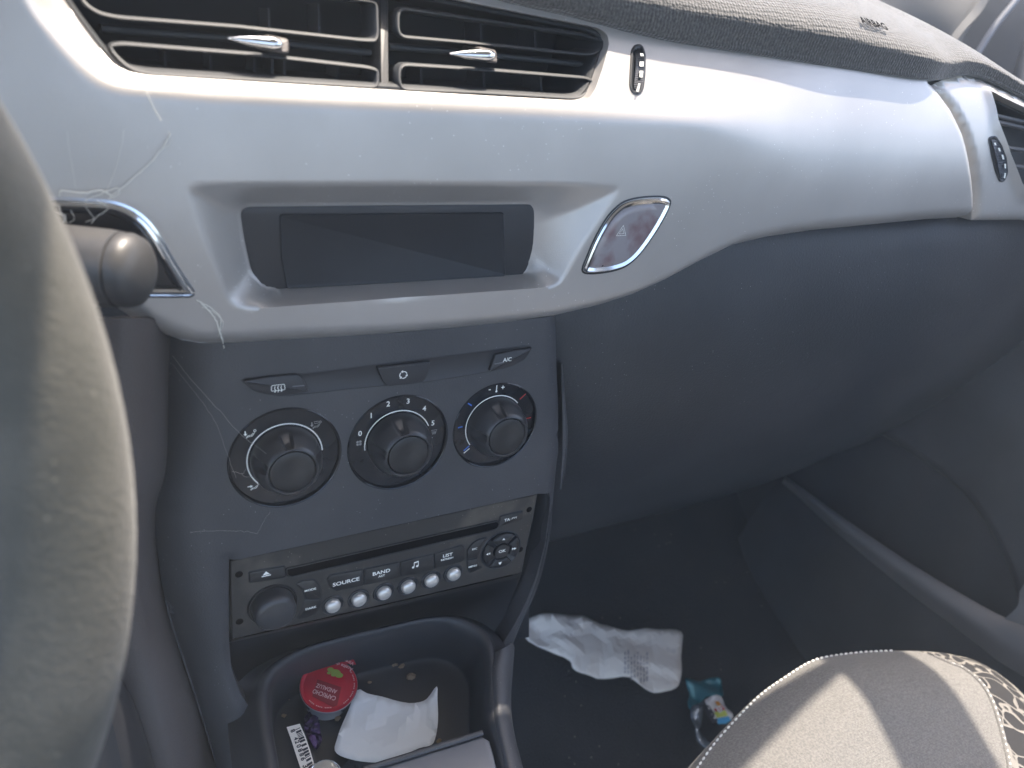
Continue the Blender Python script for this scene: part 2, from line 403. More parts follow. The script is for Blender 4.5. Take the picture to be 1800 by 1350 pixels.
roof.add([(x, y, z) for z in (1.34, 1.37) for x, y in RP], [(6, 5, 4, 3, 2, 1, 0), (7, 8, 9, 10, 11, 12, 13)]+[(i, (i+1) % 7, 7+(i+1) % 7, 7+i) for i in range(7)]); roof.build('roof_lining', headliner, body, smooth=False)
vz = MB(); VP = [(.20, .31), (.50, .31), (.515, .395), (.55, .418), (.745, .466), (.745, .473), (.52, .462), (.46, .471), (.20, .471)]  # added unseen panel, outlined to shade the tray and the seat edge
vz.add([(x, y, z) for z in (1.315, 1.33) for x, y in VP], [tuple(range(8, -1, -1)), tuple(range(9, 18))]+[(i, (i+1) % 9, 9+(i+1) % 9, 9+i) for i in range(9)]); vz.build('shade_panel', headliner, body, smooth=False)
vz = MB(); VP = [(-.45, .20), (.119, .20), (.110, .336), (.037, .368), (.02, .43), (-.45, .44)]  # added unseen panel, outlined to shade part of the wheel rim
vz.add([(x, y, z) for z in (1.315, 1.33) for x, y in VP], [tuple(range(5, -1, -1)), tuple(range(6, 12))]+[(i, (i+1) % 6, 6+(i+1) % 6, 6+i) for i in range(6)]); vz.build('shade_panel', headliner, body, smooth=False)
P_ = MB(); P_.add(*slab4((.69, .24, 1.365), (.86, .95, .98), (.86, 1.09, .98), (.69, .38, 1.365), .05))
P_.build('windscreen_pillar', pillar_m, body, smooth=False)
hz_ = MB(); hz_.add(*box(-4.2, 4.2, -4.2, 4.2, -1.35, 1.6)); haze = hz_.build('haze', bpy.data.materials.new('glare_haze'), None, smooth=False); haze['kind'] = 'stuff'
hm = haze.data.materials[0]; hm.use_nodes = True; hn = hm.node_tree; hn.nodes.clear(); ho = hn.nodes.new('ShaderNodeOutputMaterial'); hv = hn.nodes.new('ShaderNodeVolumePrincipled')
hv.inputs['Color'].default_value = (.88, .94, 1, 1); hv.inputs['Density'].default_value = HAZE; hn.links.new(hv.outputs[0], ho.inputs['Volume'])  # haze box added in place of lens glare
P_ = MB(); P_.add(*box(.82, .90, -.62, -.50, .85, 1.36)); P_.build('door_pillar', pillar_m, body, smooth=False)
P_ = MB(); P_.add(*box(-.62, .92, .84, .88, .05, .90)); P_.build('bulkhead', plastic_dark, body, smooth=False)

floor = thing('floor', 'dark carpeted footwell floor in front of the passenger seat', 'floor', (.5, .2, .19), kind='structure')
rows = []
for y, z in ((-.8, .20), (-.1, .20), (.30, .20), (.46, .23), (.62, .36), (.84, .66)):
    rows.append([(x, y, z+.010*math.sin(9*x+5*y)+(.05 if x < .16 else 0)) for x in (-.5, .05, .2, .35, .5, .65, .8, .9)])
V, Fc = sheet(rows, 5, 5); obj('carpet', V, Fc, carpet, floor)

# ------------------------------------------------------------------ dashboard: silver fascia
dashb = thing('dashboard', 'dashboard with wide satin silver fascia, grained dark top pad and grey lower panels', 'dashboard', (.3, .3, .85))
VENT_PX = [(88, -50), (112, 0), (142, 42), (172, 82), (198, 112), (225, 127), (260, 133), (450, 145), (680, 159), (850, 169), (1015, 178), (1034, 174),
           (1046, 158), (1060, 118), (1071, 78), (1068, 60), (1052, 49), (900, 19), (780, -5), (680, -28), (500, -62), (300, -90), (120, -100)]
SCR = -.0275; HM = .022; SLOPE = .72
def softp(x, r): x = np.asarray(x, float); return r*np.logaddexp(0, x/r)
def crease(X, S):                            # the face below is upright, above the crease it leans forward
    X = np.asarray(X, float); S = np.asarray(S, float)
    r = .0009+.012*sstep(.27, .40, X)
    return (SLOPE-.17*sstep(.30, .42, X))*softp(S-SCR, r)
def HV(X, S): return HM-SLOPE*np.maximum(np.asarray(S, float)-SCR, 0)-.0*np.asarray(X, float)
VENT = ccw(rounded(XS(VENT_PX, HV), .002, 2))
REC_O = [(322, 323), (700, 321), (1100, 324), (1020, 440), (985, 502), (700, 525), (428, 542), (400, 530), (365, 440)]
REC_I = [(424, 366), (680, 363), (938, 361), (936, 430), (926, 486), (700, 499), (472, 510), (445, 480), (432, 420)]
BOT_PX = [(1716, 388), (1650, 392), (1550, 402), (1450, 412), (1370, 424), (1300, 441), (1240, 470), (1180, 503), (1120, 530), (1060, 549), (985, 567), (900, 579),
          (800, 590), (700, 599), (600, 606), (500, 612), (420, 618), (360, 619), (325, 614), (280, 598), (245, 580), (212, 558), (160, 505), (60, 440), (-160, 400)]
def HB(X, S):
    X = np.asarray(X, float); S = np.asarray(S, float)
    q = crease(X, S)
    lf = 1-sstep(.20, .235, X)               # left of and round the vents the lip is one centimetre wide
    dv = np.where(pip(VENT, X, S), 0, pdist(VENT, X, S))
    wl = .0115
    lim = sstep(wl, 0, dv)
    q = q*(1-lf*(1-lim)*sstep(.05, .02, X)*sstep(.030, .010, S))
    h = HM-q
    low = np.maximum(SCR-S, 0)
    h = h-.9*low**2-.02*low
    h = h-.03*sstep(.30, .75, X)*0
    return h
BOT = None
def HB2(X, S):
    h = HB(X, S)
    if BOT is not None:
        d = pdist(BOT, X, S, closed=False); k = np.clip(1-d/.011, 0, 1); h = h-.0115*k**2.4
        k2 = np.clip(1-pdist(RIGHT, X, S, closed=False)/.006, 0, 1); h = h-.004*k2**2.2
    return h
BOT = None
bx = XS(BOT_PX, HB)
RIGHT = XS([(1637, 143), (1652, 158), (1676, 190), (1698, 235), (1711, 290), (1717, 340), (1716, 388)], HB)
BOT = bx
RO = ccw(rounded(XS(REC_O, HB), .006, 4)); RI = ccw(rounded(XS(REC_I, lambda X, S: HB(X, S)-.0135), .004, 4))
REC_D = .0165
def HF(X, S):
    X = np.asarray(X, float); S = np.asarray(S, float)
    h = HB2(X, S)
    near = (X > -.02) & (X < .32) & (S > -.16) & (S < -.04)
    if near.any():
        x = X[near]; s = S[near]; ins = pip(RO, x, s); ii = pip(RI, x, s)
        do = pdist(RO, x, s); di = pdist(RI, x, s)
        t = np.where(ii, 1.0, np.where(ins, do/(do+di+1e-9), 0.0))
        e = .09; f = np.where(t < e, t*t/(2*e), np.where(t > 1-e, (1-e)-(1-t)**2/(2*e)*1.0+0, t-e/2)); f = f/(1-e)
        h = h.copy(); h[near] -= REC_D*np.clip(f, 0, 1)
    return h
TOP_PX = [(-160, -262), (150, -248), (480, -152), (750, -44), (880, 0), (1000, 28), (1150, 67), (1300, 93), (1450, 116), (1560, 133), (1630, 141)]
OUT = XS(TOP_PX, HB)+RIGHT+bx[1:]
V, Fc = region(OUT, [VENT], .0017, HF, skirt=.012, hole_skirt=.007)
fascia = obj('fascia', V, Fc, silver, dashb, angle=55)

# right-hand end panel with the side vent
def HP(X, S): X = np.asarray(X, float); S = np.asarray(S, float); return .012-.72*softp(S+.012, .012)-.9*np.maximum(-.03-S, 0)**2+.10*np.maximum(X-.56, 0)
POD = [(1644, 152), (1668, 140), (1700, 133), (1730, 140), (1800, 172), (1900, 230), (2050, 330), (2050, 420), (1800, 388), (1716, 389), (1718, 340), (1712, 290), (1699, 235), (1677, 190)]
SV_PX = [(1735, 159), (1760, 172), (1850, 215), (1950, 268), (2000, 330), (1980, 395), (1830, 352), (1802, 338), (1790, 320), (1770, 270), (1748, 210)]
SV = ccw(XS(SV_PX, HP))
def HPP(X, S):
    h = HP(X, S); P = XSP; d = pdist(P, X, S); k = np.clip(1-d/.004, 0, 1); h = h-.004*k**2
    dv = pdist(SV, X, S); return h+.003*np.exp(-(dv/.004)**2)
XSP = ccw(XS(POD, HP)); V, Fc = region(XSP, [SV], .003, HPP, skirt=.012, hole_skirt=.012)
obj('end_panel', V, Fc, silver, dashb, angle=55)

# grained top pad, rolled over the fascia
J = [(-200, -270), (200, -250), (500, -150), (760, -45), (880, 1), (1000, 29), (1150, 68), (1300, 94), (1450, 117), (1560, 134), (1628, 142), (1660, 140), (1700, 133), (1740, 143), (1800, 172), (1880, 215), (2000, 300)]
prof = [(.014, -.010), (-.001, .0005), (-.0045, .005), (-.0035, .011), (.001, .0175), (.012, .024), (.03, .0285), (.07, .0325), (.14, .033), (.24, .030), (.34, .024), (.62, -.01)]
cols = []
for i, (x, y) in enumerate(J):
    X, S = xs(x, y, HB if x < 1630 else HP); h = float((HB if x < 1630 else HP)(np.array([X]), np.array([S]))[0]); b = dash(X, S, h)
    f = 1-.62*sstep(.38, .62, X); zz = -.02*sstep(.5, .75, X)
    ov = 1-.9*sstep(.20, .33, X)
    cols.append([b+np.array([.0*dy, dy*(ov if dy < 0 else 1), dz*f+zz*min(1, max(dy, 0)/.1)]) for dy, dz in prof])
rows = [[c[k] for c in cols] for k in range(len(prof))]
V, Fc = sheet(rows, 8, 5, thick=.004); pad = obj('top_pad', V, Fc, padm, dashb, angle=80)

# lower dash and glove-box lid, running back into the footwell
rows = []
for S, h in ((-.078, -.03), (-.09, -.004), (-.12, .004), (-.16, .003), (-.21, -.010), (-.27, -.040), (-.33, -.080), (-.39, -.13), (-.45, -.19), (-.50, -.27), (-.52, -.38)):
    rows.append([dash(x, S+.010*sstep(.5, .8, x), h-.02*sstep(.62, .82, x)-.03*sstep(.32, .20, x)) for x in (.16, .22, .27, .34, .42, .5, .58, .66, .74, .80)])
V, Fc = sheet(rows, 5, 5, thick=.004); gb = obj('glove_box_lid', V, Fc, glovem, dashb, angle=80)

# ------------------------------------------------------------------ centre air vents
def HVI(X, S): return HV(X, S)-.0055
vent = thing('centre_air_vents', 'pair of black centre air vents with horizontal blades let into the silver fascia', 'air vent', dash(.12, 0, 0))
V, Fc = loft(VENT, [(0, -.006), (.0012, -.0055), (.0022, -.007), (.003, -.045)], HV); obj('housing', V, Fc, ventm, vent)
def cell(px, nm='cell_frame'):
    P = rounded(XS(px, HVI), .004, 4)
    V, Fc = loft(P, [(-.0008, -.006), (-.0008, -.0002), (-.0003, .0006), (.0003, .0006), (.0007, 0), (.0009, -.02)], HVI, cap=False)
    obj(nm, V, Fc, ventm, vent, angle=60)
cell([(700, 14), (880, 40), (1030, 62), (1060, 72), (1058, 84), (1046, 94), (1030, 96), (860, 78), (700, 64)])
cell([(702, 113), (870, 124), (1030, 137), (1046, 144), (1038, 160), (1018, 172), (1000, 172), (850, 163), (702, 156)])
cell([(118, -50), (150, 8), (175, 24), (210, 31), (420, 47), (640, 71), (660, 71), (664, 60), (662, 4), (640, 0), (400, -32), (240, -60), (150, -70)])
cell([(190, 80), (215, 77), (440, 95), (650, 119), (664, 124), (664, 153), (450, 140), (262, 129), (232, 122), (210, 105)])
def blade(px, nm='blade', dh=.0, thick=.0022, deep=.022):
    P = catmull([np.array(p, float) for p in px], 5); V = []; Fc = []; m = len(P)
    prf = [(-.0, -deep), (0, -.0015), (.3, .0), (.7, 0), (1, -.0015), (1, -deep)]
    for x, y in P:
        X, S = xs(x, y, HVI)
        for a, h in prf: V.append(dash(X, S-(a-.5)*thick, float(HVI(np.array([X]), np.array([S]))[0])+h+dh))
    k = len(prf)
    for i in range(m-1):
        for j in range(k-1): Fc.append((i*k+j, i*k+j+1, (i+1)*k+j+1, (i+1)*k+j))
    Fc += [tuple(range(k)), tuple((m-1)*k+j for j in range(k))[::-1]]
    obj(nm, V, Fc, ventm, vent, angle=60)
blade([(697, 84), (860, 97), (1048, 116)], dh=-.008, thick=.003); blade([(180, 52), (420, 70), (664, 95)], dh=-.008, thick=.003)
V, Fc = loft(rounded(XS([(673, -12), (690, -8), (692, 164), (675, 163)], HVI), .001), [(0, -.03), (0, -.006), (.0006, -.005)], HVI); obj('divider', V, Fc, plastic_dark, vent)
for x, y0, y1 in ((290, 97, 131), (370, 104, 138), (447, 108, 140), (478, 110, 142), (500, 112, 144), (594, 120, 150), (850, 128, 160), (740, 118, 155), (950, 136, 164), (472, 20, 45), (845, 45, 75), (560, 12, 50), (940, 55, 82)):
    P = XS([(x-2, y0-6), (x+2, y0-6), (x+4, y1+8), (x, y1+8)], lambda X, S: HVI(X, S)-.014)
    V, Fc = loft(P, [(0, -.018), (0, 0)], lambda X, S: HVI(X, S)-.014); obj('fin', V, Fc, plastic, vent)
for (ax, ay), (bx_, by), nm in (((396, 66), (492, 78), 'tab'), ((781, 93), (860, 97), 'tab')):
    a = xs(ax, ay, HVI); b = xs(bx_, by, HVI); h = float(HVI(np.array([a[0]]), np.array([a[1]]))[0])+.006
    A = dash(*a, h); B = dash(*b, h)
    prf_ = [0, .18, .38, .6, .8, .93, 1]
    rr = [.0002, .0011, .0019, .0024, .0026, .0021, .0004]
    V, Fc = tube([A+(B-A)*t for t in prf_], rr, 14); Vn = np.array(V)
    tb = obj(nm, Vn, Fc, chrome, vent)
    c = xs(bx_-8, by-2, HVI); K = [(c[0]-.006, c[1]-.0028), (c[0]+.004, c[1]-.0035), (c[0]+.005, c[1]+.002), (c[0]-.004, c[1]+.003)]
    V, Fc = loft(rounded(K, .0015), [(0, -.014), (0, .003), (.0008, .0042)], HVI); obj('tab_stem', V, Fc, plastic_warm, tb)

def wheel_ctl(slot_px, hf, label, marks, cat_loc):
    t = thing('vent_thumbwheel', label, 'thumbwheel', cat_loc)
    P = rounded(XS(slot_px, hf), .002, 4)
    V, Fc = loft(P, [(-.0008, -.002), (-.0008, .0006), (0, .0008), (.0006, .0003), (.0009, .0002)], hf); obj('slot', V, Fc, black, t)
    A = np.array(ccw(P)); lo = A[:, 1].min(); hi = A[:, 1].max(); n_ = 46; V = []; Fc = []
    for i in range(n_+1):
        s = lo+(hi-lo)*(.06+.88*i/n_)
        seg = [p for p in range(len(A)) if (A[p-1][1]-s)*(A[p][1]-s) <= 0 and abs(A[p-1][1]-A[p][1]) > 1e-9]
        xx = sorted(A[p-1][0]+(A[p][0]-A[p-1][0])*(s-A[p-1][1])/(A[p][1]-A[p-1][1]) for p in seg)
        a, b = xx[0]+.0012, xx[-1]-.0008
        bul = .0022*math.sin(math.pi*(.06+.88*i/n_))+(.00035 if i % 2 else 0)
        for x in (a, a+(b-a)*.3, a+(b-a)*.7, b):
            V.append(dash(x, s, float(hf(np.array([x]), np.array([s]))[0])+.0004+bul*.7))
    for i in range(n_):
        for j in range(3): Fc.append((i*4+j, i*4+j+1, (i+1)*4+j+1, (i+1)*4+j))
    obj('ribbed_wheel', V, Fc, gloss, t, angle=5)
    mb = MB()
    for q in marks:
        poly(mb, XS(q, hf), .0026, hf)
    mb.build('mark', ink, t)
wheel_ctl([(1117, 81), (1127, 80), (1132, 95), (1131, 130), (1128, 155), (1122, 163), (1112, 161), (1108, 150), (1110, 110), (1111, 90)], HB2,
          'small upright ribbed thumbwheel in the silver fascia right of the centre vents',
          [[(1119, 108), (1126, 108), (1126, 116), (1119, 116)], [(1119, 124), (1125, 124), (1124, 135), (1119, 135)], [(1120, 93), (1125, 94), (1126, 98), (1121, 98)], [(1117, 146), (1120, 146), (1117, 160), (1113, 160)]], dash(.25, 0, 0))
wheel_ctl([(1738, 243), (1748, 240), (1757, 255), (1766, 280), (1769, 305), (1764, 318), (1757, 318), (1750, 300), (1743, 270)], HPP,
          'narrow thumbwheel with pale dashes beside the side vent at the dash end',
          [[(1741, 250), (1744, 250), (1745, 254), (1742, 254)], [(1748, 259), (1751, 259), (1753, 265), (1750, 265)], [(1754, 271), (1757, 271), (1759, 279), (1756, 279)], [(1759, 287), (1762, 287), (1762, 295), (1760, 295)], [(1760, 303), (1762, 303), (1761, 312), (1758, 312)]], dash(.6, 0, 0))
sv = thing('side_air_vent', 'dark side air vent with slanted blades at the passenger end of the dash', 'air vent', dash(.66, -.03, 0))
V, Fc = loft(SV, [(0, -.010), (.001, -.0105), (.002, -.03)], HP); obj('housing', V, Fc, black, sv)
for rws in ([(1742, 200), (1775, 208), (1850, 225)], [(1752, 214), (1790, 222), (1860, 240)], [(1766, 250), (1785, 262), (1850, 270)], [(1778, 292), (1810, 296), (1870, 306)]):
    V, Fc = tube(catmull([dash(*xs(x, y, HP), float(HP(*[np.array([v]) for v in xs(x, y, HP)])[0])-.004) for x, y in rws], 5), .0016, 8); obj('blade', V, Fc, plastic, sv)

# ------------------------------------------------------------------ display
disp = thing('dash_display', 'blank rectangular display sunk in the middle of the silver fascia', 'display', dash(.13, -.09, 0))
hd = lambda X, S: HB(X, S)-REC_D
V, Fc = loft(rounded(XS(REC_I, hd), .004, 6), [(-.0006, -.002), (-.0006, .0005), (.0004, .0009)], hd); obj('bezel', V, Fc, plastic_dark, disp)
V, Fc = loft(rounded(XS([(489, 375), (884, 372), (887, 485), (700, 496), (502, 507), (492, 450)], hd), .002, 4), [(0, .0010), (.0006, .0018), (.0016, .0014)], hd); obj('screen', V, Fc, screen_m, disp)

# ------------------------------------------------------------------ hazard switch and chrome-framed insert on the left
HZ = [(1023, 474), (1031, 451), (1044, 421), (1060, 392), (1074, 373), (1092, 357), (1113, 349), (1140, 345.5), (1165, 345.5), (1176, 350), (1178, 358), (1171, 375), (1157, 400), (1140, 426), (1123, 448), (1107, 463), (1091, 472), (1066, 478.5), (1033, 481)]
hz = thing('hazard_switch', 'lozenge-shaped hazard light button with chrome ring beside the display', 'switch', dash(.25, -.09, 0))
P = catmull(XS(HZ, HB), 3, True)
V, Fc = loft(P, [(-.0004, -.002), (-.0004, .0003), (.0004, .0005), (.0009, -.0006)], HB); obj('surround', V, Fc, black, hz)
V, Fc = loft(P, [(.0008, -.001), (.0010, .0010), (.0018, .0018), (.0036, .0010), (.0038, .0002)], HB, cap=False); obj('chrome_ring', V, Fc, chrome, hz, angle=25)
V, Fc = loft(P, [(.0036, -.001), (.0037, .0008), (.0050, .0016), (.0075, .0019), (.011, .0016)], HB); lens = obj('lens', V, Fc, hazard_m, hz)
mb = MB(); T = icon_at(1092, 406, HB, .0022, .001)
ribbon(mb, T([(-3.0, -2.3), (3.0, -2.3), (0, 3.2)]), .0004, .0030, HB, True); ribbon(mb, T([(-1.5, -1.3), (1.5, -1.3), (0, 1.4)]), .00035, .0030, HB, True)
mb.build('triangle_symbol', ink, lens)
IN = [(30, 350), (90, 349), (150, 351), (195, 355), (228, 366), (256, 385), (280, 415), (303, 455), (325, 490), (340, 512), (336, 520), (320, 521), (260, 521), (150, 521), (20, 521), (-10, 440)]
ins = thing('fascia_insert', 'gloss black insert with bright chrome rim half hidden behind the column stalk', 'trim insert', dash(0, -.09, 0))
P = catmull(XS(IN, HB), 3, True)
V, Fc = loft(P, [(-.0006, -.002), (-.0006, .0003), (.0003, .0006), (.0007, .0002), (.0011, .0008), (.0022, .0014), (.0034, .0004)], HB, cap=False); obj('chrome_rim', V, Fc, chrome, ins, angle=25)
V, Fc = loft(P, [(.0030, -.001), (.0031, .0004), (.0042, .0010), (.0052, .0004), (.008, .0003)], HB); obj('gloss_panel', V, Fc, gloss, ins, angle=25)

# ------------------------------------------------------------------ centre console face
console = thing('centre_console', 'dark grey centre console carrying the heater dials, the radio and an open tray', 'console', dash(.13, -.36, 0))
PL = [(303, 596), (700, 585), (985, 555), (987, 640), (990, 720), (990, 800), (984, 850), (979, 900), (971, 960), (956, 1020), (936, 1075), (914, 1125), (902, 1160), (880, 1180), (872, 1162),
      (885, 1128), (903, 1100), (925, 1060), (945, 1012), (960, 960), (966, 915), (970, 880), (966, 868), (945, 868), (700, 922), (404, 987),
      (403, 1050), (404, 1130), (408, 1180), (424, 1225), (448, 1262), (466, 1300), (476, 1352), (482, 1420), (395, 1420), (380, 1350), (340, 1220), (310, 1130), (290, 1060), (277, 960), (277, 890), (290, 850), (297, 800), (299, 700)]
PX_ = XS(PL); LEFT = XS([(303, 560), (299, 700), (297, 800), (290, 850), (277, 890), (277, 960), (290, 1060), (310, 1130), (340, 1220), (380, 1350), (395, 1430)])
RGT = XS([(985, 540), (987, 640), (990, 720), (990, 800), (984, 850), (979, 900), (971, 960), (956, 1020), (936, 1075), (902, 1160)])
RECT = XS([(404, 987), (700, 922), (945, 868)]); LFT2 = XS([(403, 985), (403, 1050), (404, 1130), (408, 1180), (424, 1225), (448, 1262), (466, 1300), (476, 1352)])
def HC(X, S):
    X = np.asarray(X, float); S = np.asarray(S, float)
    d = pdist(LEFT, X, S, False); h = -.014*np.clip(1-d/.022, 0, 1)**2
    h = h-.006*np.clip(1-pdist(RGT, X, S, False)/.012, 0, 1)**2.2
    h = h-.0025*np.clip(1-pdist(LFT2, X, S, False)/.006, 0, 1)**2
    bulge = np.exp(-((S+.242)/.014)**2)*sstep(.03, .06, X)*.003
    return h+bulge*0
DI = [(503, 806, .0282), (701.5, 779, .0285), (871.5, 748.5, .0268)]
HOLES = [circ(*xs(x, y), r, 48) for x, y, r in DI]
V, Fc = region(PX_, HOLES, .0026, HC, skirt=.012, hole_skirt=.0035)
obj('face_panel', V, Fc, plastic, console, angle=50)
# cheek between radio and right edge
rows = [[Ph(945, 866, -.0145), Ph(957, 866, -.006), Ph(966, 868, -.003)], [Ph(936, 920, -.016), Ph(953, 918, -.008), Ph(965, 915, -.003)], [Ph(926, 965, -.018), Ph(946, 962, -.008), Ph(960, 960, -.003)],
        [Ph(916, 1010, -.02), Ph(933, 1012, -.009), Ph(946, 1012, -.003)], [Ph(897, 1057, -.026), Ph(913, 1060, -.012), Ph(926, 1060, -.003)], [Ph(880, 1100, -.032), Ph(894, 1102, -.014), Ph(904, 1100, -.003)], [Ph(862, 1143, -.036), Ph(874, 1146, -.018), Ph(884, 1135, -.004)], [Ph(855, 1185, -.036), Ph(866, 1178, -.018), Ph(876, 1165, -.004)]]
V, Fc = sheet(rows, 4, 4, thick=.003); obj('cheek', V, Fc, plastic_dark, console)
# pocket behind: back wall below the radio
rows = [[Ph(400, 1120, -.02), Ph(560, 1085, -.02), Ph(740, 1045, -.02), Ph(930, 1000, -.02)], [Ph(400, 1180, -.055), Ph(560, 1120, -.06), Ph(740, 1075, -.06), Ph(930, 1040, -.05)], [Ph(400, 1260, -.075), Ph(560, 1190, -.10), Ph(740, 1150, -.10), Ph(930, 1120, -.075)]]
V, Fc = sheet(rows, 5, 5); obj('pocket_wall', V, Fc, plastic_dark, console)
# tray rim, walls and floor
ZR = .562; ZT = .522
rim_px = [(490, 1420), (482, 1349), (471, 1285), (466, 1240), (470, 1203), (492, 1174), (537, 1149), (610, 1127), (675, 1112), (736, 1098), (785, 1094), (824, 1107), (850, 1132), (858, 1172), (859, 1233), (866, 1280), (882, 1349), (895, 1420)]
RIM = [Pz(x, y, ZR) for x, y in rim_px]; C_ = np.mean(RIM, 0)
def ringrow(k, dz): return [C_*(1-k)+p*k+np.array([0, 0, dz]) - np.array([0, 0, C_[2]*(1-k)+p[2]*k-p[2]]) for p in RIM]
rows = [ringrow(1.28, -.012), ringrow(1.13, -.003), ringrow(1.06, .0035), ringrow(1.0, .0035), ringrow(.965, -.001), ringrow(.95, -.012), ringrow(.93, -.034), ringrow(.88, ZT-ZR+.001), ringrow(.6, ZT-ZR), ringrow(.02, ZT-ZR)]
V, Fc = sheet(rows, 6, 4); obj('tray', V, Fc, plastic_dark, console, angle=80)
# right rail down to the tunnel
rows = []
for a, b, c in (((866, 1148), (884, 1140), (903, 1132)), ((858, 1172), (876, 1176), (899, 1178)), ((859, 1210), (877, 1214), (897, 1215)), ((861, 1250), (878, 1252), (898, 1252)), ((868, 1290), (884, 1292), (906, 1298)), ((882, 1349), (898, 1349), (919, 1349)), ((895, 1420), (912, 1420), (935, 1420))):
    A = Pz(*a, ZR+.001); B = Pz(*b, ZR+.007); Cc = Pz(*c, ZR-.001)
    rows.append([A, B, Cc, Cc+np.array([.004, 0, -.03]), Cc+np.array([.02, .02, -.18]), Cc+np.array([.03, .04, -.40])])
V, Fc = sheet(rows, 5, 5, thick=.002); obj('tray_rail', V, Fc, plastic, console, angle=80)
V, Fc = loft([Pz(x, y, ZR+.004)[:2] for x, y in [(648, 1354), (847, 1293), (861, 1301), (868, 1325), (878, 1370), (892, 1440), (600, 1440)]], [(0, -.03), (0, -.0015), (.0006, -.0004), (.0015, 0)], const(ZR+.004), frame=lambda X, S, h: np.array([X, S, h])); obj('tray_lid', V, Fc, slate, console)
V, Fc = tube([Pz(x, y, ZR+.006) for x, y in ((640, 1352), (700, 1334), (780, 1309), (848, 1288))], .0016, 8); obj('lid_edge', V, Fc, plastic, console)
rows = [[Ph(986, 640, -.008), Ph(988, 640, -.010), Ph(989, 640, -.03)], [Ph(988, 700, -.008), Ph(993, 705, -.010), Ph(994, 710, -.03)], [Ph(989, 760, -.008), Ph(997, 758, -.010), Ph(998, 760, -.03)], [Ph(988, 810, -.008), Ph(994, 812, -.010), Ph(995, 815, -.03)], [Ph(984, 860, -.008), Ph(986, 860, -.010), Ph(987, 860, -.03)]]
V, Fc = sheet(rows, 4, 5); obj('side_panel', V, Fc, plastic, console)

# knee panel and lower column cover left of the console
knee = thing('lower_column_panel', 'brownish grey knee panel and column cover between the wheel and the console', 'trim panel', dash(-.02, -.3, -.01))
seam = [(304, 560), (300, 640), (299, 700), (297, 800), (290, 850), (277, 890), (277, 960), (290, 1060), (310, 1130), (340, 1220), (380, 1350), (400, 1440)]
rows = []
for x, y in seam:
    k = (y-560)/880
    rows.append([Ph(x-300, y, .0), Ph(x-150-20*k, y, .016), Ph(x-90, y, .022), Ph(x-50, y, .018), Ph(x-22, y, .007), Ph(x-5, y, -.010), Ph(x+1, y, -.022)])
V, Fc = sheet(rows, 5, 4, thick=.003); obj('knee_panel', V, Fc, plastic_warm, knee, angle=80)
rows = [[Ph(x, y, h) for x, y, h in r] for r in ([(80, 1120, .0), (150, 1140, .045), (205, 1190, .03), (218, 1200, .02)], [(90, 1200, .01), (170, 1220, .05), (228, 1240, .035), (240, 1245, .022)], [(100, 1290, .01), (190, 1300, .05), (245, 1300, .035), (258, 1300, .022)], [(100, 1420, .01), (210, 1420, .05), (275, 1410, .035), (290, 1410, .022)])]
V, Fc = sheet(rows, 5, 5, thick=.003); obj('column_cover', V, Fc, plastic_dark, knee)

# ------------------------------------------------------------------ heater controls
heat = thing('heater_controls', 'row of three round heater dials under three slim buttons on the console', 'control panel', dash(.13, -.18, 0))
slotp = [(430, 664), (540, 655), (660, 640), (860, 615), (932, 607), (920, 628), (890, 645), (850, 655), (745, 672), (655, 680), (545, 692), (500, 696), (455, 690), (436, 678)]
V, Fc = loft(catmull(XS(slotp, HC), 3, True), [(0, .0001), (.0004, .0003), (.0008, .0001)], HC); obj('button_strip', V, Fc, plastic_dark, heat)
def hbtn(px, ic, lab):
    V, Fc = button(rounded(XS(px, HC), .0012, 3), 0, .0022, .0009, HC); b = obj('button', V, Fc, plastic_dark, heat, label=lab)
    mb = MB(); ic(mb); mb.build('symbol', ink, b, smooth=False)
def ic_rear(mb):
    T = icon_at(489, 682, HC, .0024, .001)
    ribbon(mb, T(rounded([(-3.2, -1.3), (3.2, -1.3), (3.0, 1.6), (-3.0, 1.6)], .6, 2)), .00032, .0024, HC, True)
    for x in (-1.5, 0, 1.5): ribbon(mb, T([(x-.2, -2.2), (x+.25, -1.1), (x-.25, 0), (x+.1, 1.0)]), .0004, .00245, HC)
def ic_rec(mb):
    for k in range(3):
        T = icon_at(709, 659, HC, .0024, .001); a = 90+k*120
        ribbon(mb, T(circ(0, 0, 1.9, 8, a-75, a+5)), .0005, .0024, HC); e = rad(a+8)
        c, s = math.cos(e), math.sin(e); poly(mb, T([(1.1*c, 1.1*s), (2.7*c, 2.7*s), (1.9*c-1.1*s, 1.9*s+1.1*c)]), .0024, HC)
def ic_ac(mb): text(mb, 'A/C', 892, 632.5, .0023, .0025, HC)
hbtn([(426, 667), (470, 660), (520, 655), (530, 660), (542, 686), (520, 691), (490, 693), (460, 688), (438, 680)], ic_rear, 'slim leaf-shaped rear window heater button')
hbtn([(660, 643), (755, 633), (748, 660), (742, 669), (680, 677), (672, 670)], ic_rec, 'raised tapered air recirculation button')
hbtn([(868, 621), (900, 614), (933, 610), (920, 630), (900, 641), (880, 647), (857, 651)], ic_ac, 'wedge-shaped A/C button')
for p in ([(512, 676), (533, 674)], [(866, 637), (882, 634)]):
    mb = MB(); ribbon(mb, XS(p, HC), .0006, .0024, HC); mb.build('indicator', slate, heat)
